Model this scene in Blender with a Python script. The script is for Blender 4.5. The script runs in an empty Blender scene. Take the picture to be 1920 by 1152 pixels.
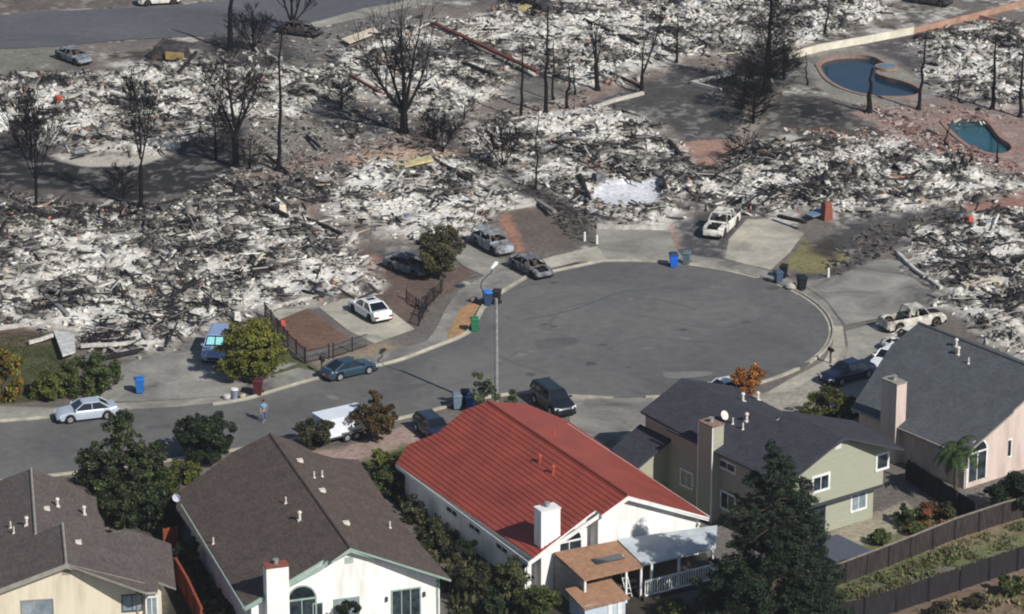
import bpy, bmesh, math, random
import numpy as np
from math import sin, cos, radians, pi, hypot, atan2
from mathutils import Vector, Matrix, noise as mnoise

SC = bpy.context.scene
COL = SC.collection
random.seed(7)

# ------------------------------------------------------------------ camera, sky, sun
CH, CP, CF = 93.2, radians(19.5), 6500.0          # camera height (m), pitch below horizon, focal length in 1/1920 of width
cam_d = bpy.data.cameras.new('camera'); cam = bpy.data.objects.new('camera', cam_d); COL.objects.link(cam)
cam.location = (0, 0, CH); cam.rotation_euler = (pi/2 - CP, 0, 0)
cam_d.sensor_width = 36; cam_d.lens = CF/1920*36; cam_d.clip_start = 1; cam_d.clip_end = 4000
SC.camera = cam
SUN_EL, SUN_AZ = radians(38), atan2(-0.76, 0.65)  # azimuth of the sun in the ground plane (from +x)
w = bpy.data.worlds.new('World'); SC.world = w; w.use_nodes = True
nt = w.node_tree; bg = nt.nodes['Background']
sky = nt.nodes.new('ShaderNodeTexSky'); sky.sky_type = 'NISHITA'; sky.sun_disc = False
sky.sun_elevation = SUN_EL; sky.sun_rotation = pi/2 - SUN_AZ; sky.dust_density = .4; sky.ozone_density = 2.0
nt.links.new(sky.outputs[0], bg.inputs[0]); bg.inputs[1].default_value = 0.068
sd = bpy.data.lights.new('sun', 'SUN'); sd.energy = 4.6; sd.angle = radians(0.5); sd.color = (1, .965, .91)
so = bpy.data.objects.new('sun', sd); COL.objects.link(so)
so.rotation_euler = Vector((-cos(SUN_AZ)*cos(SUN_EL), -sin(SUN_AZ)*cos(SUN_EL), -sin(SUN_EL))).to_track_quat('-Z', 'Y').to_euler()
SC.view_settings.view_transform = 'Standard'; SC.view_settings.look = 'None'
SC.cycles.filter_width = 2.0
SC.view_settings.exposure = 0.16; SC.view_settings.gamma = 1

# ------------------------------------------------------------------ plan survey: photo position -> ground position
def ray(px, py):
    a = (px-960)/CF; v = (576-py)/CF
    return (a, cos(CP)+v*sin(CP), -sin(CP)+v*cos(CP))
def G(px, py, h=0.0):
    d = ray(px, py); t = (h-CH)/d[2]
    return (d[0]*t, d[1]*t)
def GA(px, py, x, y):                    # height above ground of the photo position when it stands at distance y
    d = ray(px, py); t = y/d[1]
    return CH + d[2]*t, d[0]*t
def poly(pts): return [G(*p) for p in pts]

def lin(c):
    return tuple(((v/255)/12.92 if v <= 10 else ((v/255+0.055)/1.055)**2.4) for v in c)

# ------------------------------------------------------------------ materials
MATS = {}
def new_mat(name):
    m = bpy.data.materials.new(name); m.use_nodes = True
    return m, m.node_tree, m.node_tree.nodes['Principled BSDF']
def mat(name, c, c2=None, scale=2.0, rough=.85, detail=6, bump=0.0, bscale=None, metal=0.0, contrast=(.35, .65), spec=.3, stretch=None, emis=None):
    """procedural two-tone noise material"""
    if name in MATS: return MATS[name]
    m, t, b = new_mat(name)
    b.inputs['Roughness'].default_value = rough; b.inputs['Metallic'].default_value = metal
    b.inputs['Specular IOR Level'].default_value = spec
    c = lin(c); c2 = lin(c2) if c2 else tuple(v*.8 for v in c)
    tc = t.nodes.new('ShaderNodeTexCoord'); vec = tc.outputs['Object']
    if stretch:
        mp = t.nodes.new('ShaderNodeMapping'); mp.inputs['Scale'].default_value = stretch
        t.links.new(vec, mp.inputs['Vector']); vec = mp.outputs[0]
    n = t.nodes.new('ShaderNodeTexNoise'); n.inputs['Scale'].default_value = scale; n.inputs['Detail'].default_value = detail
    n.inputs['Roughness'].default_value = .62
    t.links.new(vec, n.inputs['Vector'])
    r = t.nodes.new('ShaderNodeValToRGB'); r.color_ramp.elements[0].position = contrast[0]; r.color_ramp.elements[1].position = contrast[1]
    r.color_ramp.elements[0].color = (*c2, 1); r.color_ramp.elements[1].color = (*c, 1)
    t.links.new(n.outputs['Fac'], r.inputs[0]); t.links.new(r.outputs[0], b.inputs['Base Color'])
    if bump:
        n2 = t.nodes.new('ShaderNodeTexNoise'); n2.inputs['Scale'].default_value = bscale or scale*4; n2.inputs['Detail'].default_value = 5
        t.links.new(vec, n2.inputs['Vector'])
        bp = t.nodes.new('ShaderNodeBump'); bp.inputs['Strength'].default_value = 1; bp.inputs['Distance'].default_value = bump
        t.links.new(n2.outputs['Fac'], bp.inputs['Height']); t.links.new(bp.outputs[0], b.inputs['Normal'])
    MATS[name] = m; return m
def attr_mat(name, rough=.9, fine=(6.0, .25), bump=0.0, bscale=3.0, sub=0.0, spec=.25):
    """colour comes from the 'Col' attribute of each piece, broken up by noise"""
    if name in MATS: return MATS[name]
    m, t, b = new_mat(name); b.inputs['Roughness'].default_value = rough; b.inputs['Specular IOR Level'].default_value = spec
    a = t.nodes.new('ShaderNodeAttribute'); a.attribute_name = 'Col'
    tc = t.nodes.new('ShaderNodeTexCoord')
    n = t.nodes.new('ShaderNodeTexNoise'); n.inputs['Scale'].default_value = fine[0]; n.inputs['Detail'].default_value = 6; n.inputs['Roughness'].default_value = .7
    t.links.new(tc.outputs['Object'], n.inputs['Vector'])
    mr = t.nodes.new('ShaderNodeMapRange'); mr.inputs['From Min'].default_value = .3; mr.inputs['From Max'].default_value = .7
    mr.inputs['To Min'].default_value = 1-fine[1]; mr.inputs['To Max'].default_value = 1+fine[1]
    t.links.new(n.outputs['Fac'], mr.inputs['Value'])
    mx = t.nodes.new('ShaderNodeVectorMath'); mx.operation = 'SCALE'
    t.links.new(a.outputs['Color'], mx.inputs[0]); t.links.new(mr.outputs[0], mx.inputs['Scale'])
    t.links.new(mx.outputs[0], b.inputs['Base Color'])
    if bump:
        n2 = t.nodes.new('ShaderNodeTexNoise'); n2.inputs['Scale'].default_value = bscale; n2.inputs['Detail'].default_value = 6
        t.links.new(tc.outputs['Object'], n2.inputs['Vector'])
        bp = t.nodes.new('ShaderNodeBump'); bp.inputs['Distance'].default_value = bump
        t.links.new(n2.outputs['Fac'], bp.inputs['Height']); t.links.new(bp.outputs[0], b.inputs['Normal'])
    MATS[name] = m; return m

def streak_mat(name, base, dark, light, s1, s2, rough=.9, crack=0):
    """pavement: large stains, fine grain, optional thin crack lines"""
    m, t, b = new_mat(name); b.inputs['Roughness'].default_value = rough; b.inputs['Specular IOR Level'].default_value = .2
    tc = t.nodes.new('ShaderNodeTexCoord')
    def noise(sc, det, dist=0):
        n = t.nodes.new('ShaderNodeTexNoise'); n.inputs['Scale'].default_value = sc; n.inputs['Detail'].default_value = det
        n.inputs['Distortion'].default_value = dist; n.inputs['Roughness'].default_value = .6
        t.links.new(tc.outputs['Object'], n.inputs['Vector']); return n.outputs['Fac']
    r = t.nodes.new('ShaderNodeValToRGB'); e = r.color_ramp.elements
    e[0].position = .3; e[0].color = (*lin(dark), 1); e[1].position = .7; e[1].color = (*lin(light), 1)
    e.new(.5).color = (*lin(base), 1)
    t.links.new(noise(s1, 5, .8), r.inputs[0])
    mr = t.nodes.new('ShaderNodeMapRange'); mr.inputs['From Min'].default_value = .25; mr.inputs['From Max'].default_value = .75
    mr.inputs['To Min'].default_value = .84; mr.inputs['To Max'].default_value = 1.16
    t.links.new(noise(s2, 4), mr.inputs['Value'])
    mx = t.nodes.new('ShaderNodeVectorMath'); mx.operation = 'SCALE'
    t.links.new(r.outputs[0], mx.inputs[0]); t.links.new(mr.outputs[0], mx.inputs['Scale'])
    out = mx.outputs[0]
    if crack:
        v = t.nodes.new('ShaderNodeTexVoronoi'); v.feature = 'DISTANCE_TO_EDGE'; v.inputs['Scale'].default_value = crack
        n = t.nodes.new('ShaderNodeTexNoise'); n.inputs['Scale'].default_value = .5; n.inputs['Detail'].default_value = 5
        t.links.new(tc.outputs['Object'], n.inputs['Vector'])
        ad = t.nodes.new('ShaderNodeVectorMath'); ad.operation = 'MULTIPLY_ADD'; ad.inputs[1].default_value = (3.2,)*3
        t.links.new(n.outputs['Color'], ad.inputs[0]); t.links.new(tc.outputs['Object'], ad.inputs[2])
        t.links.new(ad.outputs[0], v.inputs['Vector'])
        m2 = t.nodes.new('ShaderNodeMapRange'); m2.inputs['From Min'].default_value = .0; m2.inputs['From Max'].default_value = .012
        m2.inputs['To Min'].default_value = .9; m2.inputs['To Max'].default_value = 1
        t.links.new(v.outputs['Distance'], m2.inputs['Value'])
        mx2 = t.nodes.new('ShaderNodeVectorMath'); mx2.operation = 'SCALE'
        t.links.new(out, mx2.inputs[0]); t.links.new(m2.outputs[0], mx2.inputs['Scale']); out = mx2.outputs[0]
    t.links.new(out, b.inputs['Base Color'])
    MATS[name] = m; return m

# ------------------------------------------------------------------ objects
def tag(o, label, cat, group=None, kind=None):
    if label: o['label'] = label
    if cat: o['category'] = cat
    if group: o['group'] = group
    if kind: o['kind'] = kind
    return o
def thing(name, label, cat, loc=(0, 0, 0), rz=0.0, group=None):
    o = bpy.data.objects.new(name, None); COL.objects.link(o)
    o.location = loc; o.rotation_euler = (0, 0, rz); o.empty_display_size = .3
    return tag(o, label, cat, group)
class MB:
    def __init__(s): s.v = []; s.f = []; s.m = []; s.c = []
    def add(s, vs, fs, mi=0, col=None):
        b = len(s.v); s.v += [tuple(p) for p in vs]; s.f += [tuple(b+i for i in f) for f in fs]; s.m += [mi]*len(fs)
        s.c += [col or (1, 1, 1)]*len(vs)
    def box(s, x0, x1, y0, y1, z0, z1, mi=0, col=None, M=None):
        vs = [(x0, y0, z0), (x1, y0, z0), (x1, y1, z0), (x0, y1, z0), (x0, y0, z1), (x1, y0, z1), (x1, y1, z1), (x0, y1, z1)]
        if M: vs = [M @ Vector(p) for p in vs]
        s.add(vs, [(3, 2, 1, 0), (4, 5, 6, 7), (0, 1, 5, 4), (1, 2, 6, 5), (2, 3, 7, 6), (3, 0, 4, 7)], mi, col)
    def hexa(s, b, t, mi=0, col=None):
        s.add(list(b)+list(t), [(3, 2, 1, 0), (4, 5, 6, 7), (0, 1, 5, 4), (1, 2, 6, 5), (2, 3, 7, 6), (3, 0, 4, 7)], mi, col)
    def prism(s, pts, z0, z1, mi=0, mside=None, col=None):      # pts plan polygon (ccw), z may be functions of (x,y)
        n = len(pts); f0 = z0 if callable(z0) else (lambda x, y: z0); f1 = z1 if callable(z1) else (lambda x, y: z1)
        b = len(s.v)
        s.v += [(x, y, f0(x, y)) for x, y in pts]+[(x, y, f1(x, y)) for x, y in pts]; s.c += [col or (1, 1, 1)]*(2*n)
        s.f.append(tuple(b+i for i in range(n-1, -1, -1))); s.f.append(tuple(b+n+i for i in range(n))); s.m += [mi, mi]
        for i in range(n):
            j = (i+1) % n; s.f.append((b+i, b+j, b+n+j, b+n+i)); s.m.append(mi if mside is None else mside)
    def tube(s, p0, p1, r0, r1=None, n=8, mi=0, cap=True, col=None):
        r1 = r0 if r1 is None else r1
        p0 = Vector(p0); p1 = Vector(p1); d = (p1-p0)
        if d.length < 1e-6: return
        d.normalize(); a = d.orthogonal().normalized(); b_ = d.cross(a)
        vs = [p0+(a*cos(2*pi*i/n)+b_*sin(2*pi*i/n))*r0 for i in range(n)]+[p1+(a*cos(2*pi*i/n)+b_*sin(2*pi*i/n))*r1 for i in range(n)]
        fs = [(i, (i+1) % n, n+(i+1) % n, n+i) for i in range(n)]
        if cap: fs += [tuple(range(n-1, -1, -1)), tuple(range(n, 2*n))]
        s.add(vs, fs, mi, col)
    def disc(s, c, r, axis, n=14, mi=0, th=.01):
        c = Vector(c); ax = Vector(axis).normalized(); s.tube(c-ax*th/2, c+ax*th/2, r, r, n, mi)
    def build(s, name, mats, parent=None, smooth=False, col=False, bevel=0):
        me = bpy.data.meshes.new(name); me.from_pydata(s.v, [], s.f)
        mats = mats if isinstance(mats, (list, tuple)) else [mats]
        for m in mats: me.materials.append(m)
        if len(mats) > 1: me.polygons.foreach_set('material_index', s.m)
        if smooth: me.polygons.foreach_set('use_smooth', [True]*len(s.f))
        if col:
            a = me.color_attributes.new('Col', 'FLOAT_COLOR', 'POINT')
            arr = np.ones((len(s.v), 4), np.float32); arr[:, :3] = np.array(s.c, np.float32); a.data.foreach_set('color', arr.ravel())
        me.update()
        o = bpy.data.objects.new(name, me); COL.objects.link(o)
        if parent: o.parent = parent
        if bevel:
            md = o.modifiers.new('bevel', 'BEVEL'); md.width = bevel; md.segments = 2; md.limit_method = 'ANGLE'
        return o
def copy_tree(o, parent=None):
    c = o.copy(); COL.objects.link(c); c.parent = parent
    for ch in o.children: copy_tree(ch, c)
    return c

# ------------------------------------------------------------------ numpy noise and polygons
_rng = np.random.default_rng(11)
_T = _rng.random((256, 256)).astype(np.float32)
def vnoise(x, y, seed=0):
    x = x+seed*17.31; y = y+seed*9.77
    xi = np.floor(x).astype(int); yi = np.floor(y).astype(int); fx = x-xi; fy = y-yi
    fx = fx*fx*(3-2*fx); fy = fy*fy*(3-2*fy)
    a = _T[xi & 255, yi & 255]; b = _T[(xi+1) & 255, yi & 255]; c = _T[xi & 255, (yi+1) & 255]; d = _T[(xi+1) & 255, (yi+1) & 255]
    return (a*(1-fx)+b*fx)*(1-fy)+(c*(1-fx)+d*fx)*fy
def fbm(x, y, sc, octv=4, seed=0, gain=.55):
    s = 0; a = 1; t = 0
    for i in range(octv):
        s = s+a*vnoise(x*sc, y*sc, seed+i*3); t += a; a *= gain; sc *= 2.03
    return s/t
def sdf(x, y, P):                                    # signed distance, positive inside
    d = np.full(x.shape, 1e9); ins = np.zeros(x.shape, bool); n = len(P)
    for i in range(n):
        ax, ay = P[i]; bx, by = P[(i+1) % n]; ex, ey = bx-ax, by-ay
        wx, wy = x-ax, y-ay; t = np.clip((wx*ex+wy*ey)/(ex*ex+ey*ey+1e-12), 0, 1)
        d = np.minimum(d, (wx-ex*t)**2+(wy-ey*t)**2)
        c = ((ay > y) != (by > y)) & (x < (bx-ax)*(y-ay)/(by-ay+1e-12)+ax); ins ^= c
    d = np.sqrt(d); return np.where(ins, d, -d)

# ------------------------------------------------------------------ the ground: one sheet, earth colours laid out in plan
# burnt house lots (photo corners of each ash field, label, how dark)
LOTS = [
 ('pale grey ash field of the burnt house behind the dark lawn, far left', [(-40,165),(60,135),(130,140),(210,138),(300,122),(400,112),(470,130),(490,215),(430,245),(330,262),(285,290),(200,288),(120,292),(60,262),(0,250),(-40,250)], .55),
 ('ash and twisted debris of the burnt house left of the forked black tree', [(490,130),(600,120),(640,92),(740,62),(800,52),(860,90),(960,150),(930,190),(880,212),(800,222),(730,190),(690,190),(610,200),(560,222),(500,232)], .55),
 ('white ash field of the burnt house beyond the long rusty beam', [(820,50),(930,20),(1000,-20),(1250,-20),(1290,50),(1270,100),(1215,130),(1170,160),(1080,160),(1010,140),(930,95)], .68),
 ('speckled ash of the burnt house at the top, beside the tall dark charred tree', [(1240,-20),(1560,-20),(1700,-20),(1650,35),(1530,80),(1480,92),(1430,80),(1380,105),(1290,108)], .6),
 ('ash field of the burnt house right of the larger swimming pool', [(1700,85),(1760,60),(1850,45),(1960,45),(1960,200),(1900,205),(1800,190),(1750,160)], .58),
 ('white ash heap of the burnt house behind the dark round bush', [(600,345),(640,312),(730,300),(800,305),(870,300),(930,330),(960,365),(1000,380),(940,392),(920,405),(900,428),(850,452),(780,452),(700,445),(640,400),(590,372)], .72),
 ('ash and sheet metal of the burnt house with the pale square slab', [(890,250),(950,215),(1060,212),(1140,208),(1200,215),(1250,255),(1280,300),(1290,345),(1265,400),(1245,425),(1125,422),(1095,395),(1050,360),(960,330),(890,300)], .6),
 ('dark tangled ruins of the burnt house behind the white burnt pickup', [(1300,330),(1370,300),(1420,262),(1500,262),(1570,262),(1600,300),(1560,370),(1500,405),(1440,400),(1400,395),(1340,385),(1270,380)], .38),
 ('pale ash field of the burnt house below the smaller swimming pool', [(1560,290),(1620,262),(1690,268),(1760,300),(1850,320),(1930,360),(1870,375),(1790,385),(1690,400),(1600,408),(1545,395)], .64),
 ('ash field of the burnt house at the right edge above the slate roof', [(1690,478),(1720,440),(1800,400),(1960,395),(1960,700),(1880,650),(1800,590),(1760,545),(1700,505)], .55),
 ('burnt house ruins left of the small brown plot, with charred timbers', [(290,430),(340,405),(440,400),(540,392),(600,415),(640,450),(680,490),(722,540),(640,560),(510,582),(440,590),(400,560),(330,500)], .52),
 ('heaped ruins of the burnt house above the parked silver sedan', [(-40,455),(60,440),(180,440),(290,440),(340,500),(410,560),(430,600),(370,625),(330,655),(285,662),(210,668),(130,650),(90,618),(0,612),(-40,614)], .5),
]
LOTS.insert(12, ('thin grey ash and char on the scorched ground below the dark lawn at far left', [(-40,392),(120,390),(300,392),(430,345),(560,335),(600,372),(540,392),(430,398),(290,432),(60,440),(-40,452)], .12))
LOTW = [poly(l[1]) for l in LOTS]
# earth patches: photo corners, colour, softness (m), wobble (m)
ZONES = [
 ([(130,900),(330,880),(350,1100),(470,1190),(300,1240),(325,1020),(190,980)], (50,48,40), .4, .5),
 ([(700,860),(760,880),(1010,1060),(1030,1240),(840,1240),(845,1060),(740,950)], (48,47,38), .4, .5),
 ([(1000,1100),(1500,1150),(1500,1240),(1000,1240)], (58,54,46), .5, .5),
 ([(1480,112),(1540,95),(1600,88),(1660,96),(1740,140),(1752,192),(1650,205),(1560,185),(1510,140)], (132,128,119), .25, .4),
 ([(-60,90),(110,92),(115,128),(60,150),(-60,155)], (112,110,100), .5, .8),
 ([(-60,-30),(420,-30),(420,0),(200,14),(-60,30)], (98,88,82), .5, .6),
 ([(380,70),(520,55),(600,90),(560,120),(480,130),(380,110)], (62,58,58), 1.2, 1.5),
 ([(520,55),(620,30),(740,20),(860,30),(760,60),(640,95),(560,110)], (108,104,100), 1.0, 1.0),
 ([(-60,255),(60,268),(130,300),(210,308),(300,300),(330,262),(400,240),(470,262),(460,310),(400,350),(330,372),(200,385),(60,360),(-60,340)], (38,37,38), .9, 2.5),
 ([(330,225),(460,235),(440,300),(330,300)], (36,34,37), 1.0, 1.5),
 ([(-60,340),(60,355),(200,380),(330,372),(460,320),(560,320),(590,370),(560,392),(430,398),(300,410),(150,435),(-60,440)], (90,82,78), .9, 2.2),
 ([(460,235),(560,228),(690,200),(720,230),(690,262),(600,280),(500,300),(460,290)], (122,116,108), .8, 2),
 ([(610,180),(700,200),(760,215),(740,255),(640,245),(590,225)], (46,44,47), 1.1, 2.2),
 ([(470,318),(600,288),(720,262),(800,240),(880,255),(930,225),(1000,205),(1080,170),(1180,158),(1240,130),(1260,150),(1190,180),(1100,200),(1040,212),(950,235),(890,290),(800,300),(690,300),(600,330),(590,375),(640,410),(540,388),(430,395),(400,375)], (130,112,102), .8, 2.2),
 ([(92,292),(120,306),(170,314),(262,312),(310,296),(300,278),(200,280)], (168,162,150), .25, .5),
 ([(640,298),(720,275),(800,275),(860,285),(850,300),(760,303),(660,308)], (172,145,124), .5, .8),
 ([(800,230),(880,225),(900,285),(860,290),(790,262)], (92,82,78), .8, 1.6),
 ([(960,335),(1050,335),(1090,365),(1110,430),(1080,450),(1055,420),(1000,375),(950,360)], (56,52,52), .8, 1.2),
 ([(1080,200),(1160,172),(1290,128),(1310,150),(1400,175),(1405,225),(1370,268),(1290,270),(1260,240),(1190,208)], (72,69,67), .6, 1.0),
 ([(1265,268),(1380,262),(1400,280),(1340,318),(1285,300)], (150,118,104), .5, 1.0),
 ([(1400,170),(1470,165),(1440,215),(1400,275),(1372,275),(1395,220)], (140,130,120), .3, .4),
 ([(1310,150),(1380,110),(1460,80),(1520,110),(1500,150),(1460,170),(1420,200),(1360,178)], (42,40,41), 1.2, 1.8),
 ([(1428,232),(1462,180),(1520,180),(1600,200),(1690,250),(1640,262),(1540,262),(1440,250)], (76,72,68), .6, 1.0),
 ([(1460,195),(1530,188),(1610,218),(1560,240),(1470,232)], (34,33,34), 1.6, 1.2),
 ([(1600,85),(1740,58),(1755,90),(1720,150),(1690,120),(1640,98)], (78,74,74), .6, .8),
 ([(1690,180),(1790,190),(1900,200),(1940,240),(1700,235)], (128,112,104), .5, 1.0),
 ([(1590,212),(1690,200),(1800,205),(1940,225),(1940,340),(1860,310),(1740,275),(1660,245)], (142,120,111), .5, .9),
 ([(1760,150),(1820,130),(1900,150),(1940,200),(1800,200)], (96,88,84), .8, 1.5),
 ([(1600,412),(1690,395),(1790,385),(1760,415),(1700,440),(1620,500),(1560,525),(1480,520),(1530,470)], (72,70,70), .5, 1.2),
 ([(1800,392),(1860,375),(1940,360),(1940,398),(1860,405)], (146,108,94), .4, .8),
 ([(1465,500),(1505,448),(1560,462),(1600,480),(1545,512),(1500,512)], (116,110,76), .3, .7),
 ([(1500,455),(1590,450),(1560,490),(1520,480)], (60,54,50), .6, 1.2),
 ([(932,400),(985,388),(1030,388),(1062,430),(1072,462),(1030,470),(975,475),(950,440)], (98,88,81), .25, .4),
 ([(935,408),(955,402),(985,470),(968,475)], (150,112,92), .3, .4),
 ([(1252,425),(1268,420),(1278,465),(1262,470)], (150,126,112), .2, .2),
 ([(1270,412),(1330,395),(1400,398),(1372,450),(1350,497),(1300,492),(1278,470)], (74,72,73), .5, .8),
 ([(640,480),(690,468),(760,480),(835,510),(870,498),(892,512),(850,545),(800,590),(778,614),(740,590),(718,556),(680,510)], (98,82,74), .3, .8),
 ([(655,485),(700,478),(720,510),(690,520)], (140,108,96), .5, .6),
 ([(700,470),(840,470),(830,520),(760,520)], (72,70,74), .8, 1.0),
 ([(515,602),(578,580),(655,635),(580,660),(540,640)], (106,82,68), .15, .2),
 ([(-60,616),(98,612),(135,690),(150,722),(100,752),(-60,758)], (70,72,46), .2, .4),
 ([(-60,616),(98,612),(115,645),(60,650),(-60,660)], (92,78,68), .6, .8),
 ([(530,655),(600,690),(560,700),(480,705),(440,690),(500,660)], (84,86,58), .3, .5),
 ([(848,572),(900,560),(898,610),(875,632),(838,642),(818,632)], (160,126,90), .25, .4),
 ([(590,668),(720,640),(760,650),(690,672),(610,700)], (132,118,100), .5, .8),
 ([(1105,368),(1130,342),(1242,338),(1238,378),(1150,392)], (204,204,208), .2, .3),
 ([(300,440),(325,432),(400,480),(440,520),(400,510),(330,470)], (170,170,168), .3, .4),
 ([(320,550),(370,545),(400,590),(350,590)], (175,176,180), .3, .5),
 ([(60,590),(100,590),(120,612),(60,614)], (170,165,155), .2, .3),
 ([(560,845),(640,842),(760,800),(800,800),(790,850),(700,880),(620,880)], (150,130,120), .3, .8),
 ([(640,880),(760,830),(800,860),(760,900),(700,920)], (72,78,44), .4, .8),
 ([(1040,742),(1225,744),(1433,738),(1545,680),(1600,640),(1700,620),(1700,760),(1500,800),(1300,800),(1180,830),(1080,800)], (146,140,128), .2, .3),
 ([(1540,1060),(1620,1020),(1740,980),(1960,900),(1960,1010),(1800,1060),(1560,1130)], (98,102,68), .3, 1.0),
 ([(1640,1020),(1760,980),(1960,930),(1960,985),(1760,1040)], (120,106,84), .8, 2.0),
 ([(1500,1240),(1500,1150),(1700,1120),(1960,1050),(1960,1260)], (112,96,80), .3, .6),
 ([(1560,1000),(1640,960),(1700,940),(1720,980),(1620,1020),(1560,1050)], (150,142,124), .2, .4),
]
def lot_mask(x, y):
    m = np.zeros(x.shape)
    wx = x+4.5*(fbm(x, y, .3, 4, 5)-.5); wy = y+4.5*(fbm(x, y, .3, 4, 9)-.5)
    for P in LOTW:
        xs = [p[0] for p in P]; ys = [p[1] for p in P]
        b = (wx > min(xs)-2) & (wx < max(xs)+2) & (wy > min(ys)-2) & (wy < max(ys)+2)
        if b.any():
            d = sdf(wx[b], wy[b], P); m[b] = np.maximum(m[b], np.clip(d/2.6+.42, 0, 1))
    return m
SLAB = poly([(1105,372),(1130,345),(1242,340),(1238,380),(1150,392)])
def gheight(x, y, m=None):
    m = lot_mask(x, y) if m is None else m
    b = (y > 247.5) | (x < -8)
    h = m*(.05+.9*np.clip(fbm(x, y, .55, 4, 2)-.25, 0, 1)) + .10*(fbm(x, y, .5, 3, 31)-.4)*np.clip((y-285)/10, 0, 1)
    return np.clip(h*b, 0, 2)
TONE = np.array([lin(c) for c in ((36, 34, 36), (70, 67, 65), (118, 113, 106), (152, 147, 139), (184, 179, 170), (202, 198, 190))]); TK = np.array([0, .25, .5, .68, .88, 1.0])
def tone_col(t):
    t = np.clip(t, 0, 1); return np.stack([np.interp(t, TK, TONE[:, k]) for k in range(3)], -1)
LB = [l[2] for l in LOTS]
def ash_tone(x, y):
    """how burnt or how ashen: broad rooms, heaps and streaks laid along the old house walls"""
    c, s_ = cos(radians(33)), sin(radians(33)); u = x*c+y*s_; v = -x*s_+y*c
    f = .34*fbm(u*.55, v, .34, 4, 61)+.38*fbm(u, v*.45, .85, 4, 83)+.28*fbm(x, y, 2.1, 3, 29)
    br = np.full(x.shape, .55)
    for P, b in zip(LOTW, LB):
        xs = [p[0] for p in P]; ys = [p[1] for p in P]; k = (x > min(xs)-2) & (x < max(xs)+2) & (y > min(ys)-2) & (y < max(ys)+2)
        if k.any(): d = sdf(x[k], y[k], P); br[k] = np.where(d > -1, b, br[k])
    return (f-.5)*4.7+.5+(br-.5)*.75+.155
POOL1 = [(1536,122),(1550,108),(1600,103),(1640,108),(1660,122),(1680,128),(1640,132),(1642,142),(1700,156),(1728,170),(1715,182),(1650,183),(1590,172),(1550,150)]
POOL2 = [(1770,229),(1780,221),(1802,217),(1830,219),(1852,230),(1864,248),(1876,262),(1894,272),(1898,282),(1882,290),(1856,290),(1826,280),(1800,262),(1782,244)]
def smooth(P, it=2):
    for _ in range(it):
        Q = [P[0]]
        for a, b in zip(P, P[1:]):
            Q += [(a[0]*.75+b[0]*.25, a[1]*.75+b[1]*.25), (a[0]*.25+b[0]*.75, a[1]*.25+b[1]*.75)]
        P = Q+[P[-1]]
    return P
POOLS = [smooth(poly(q)+poly(q[:1]), 3)[:-1] for q in (POOL1, POOL2)]
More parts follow.
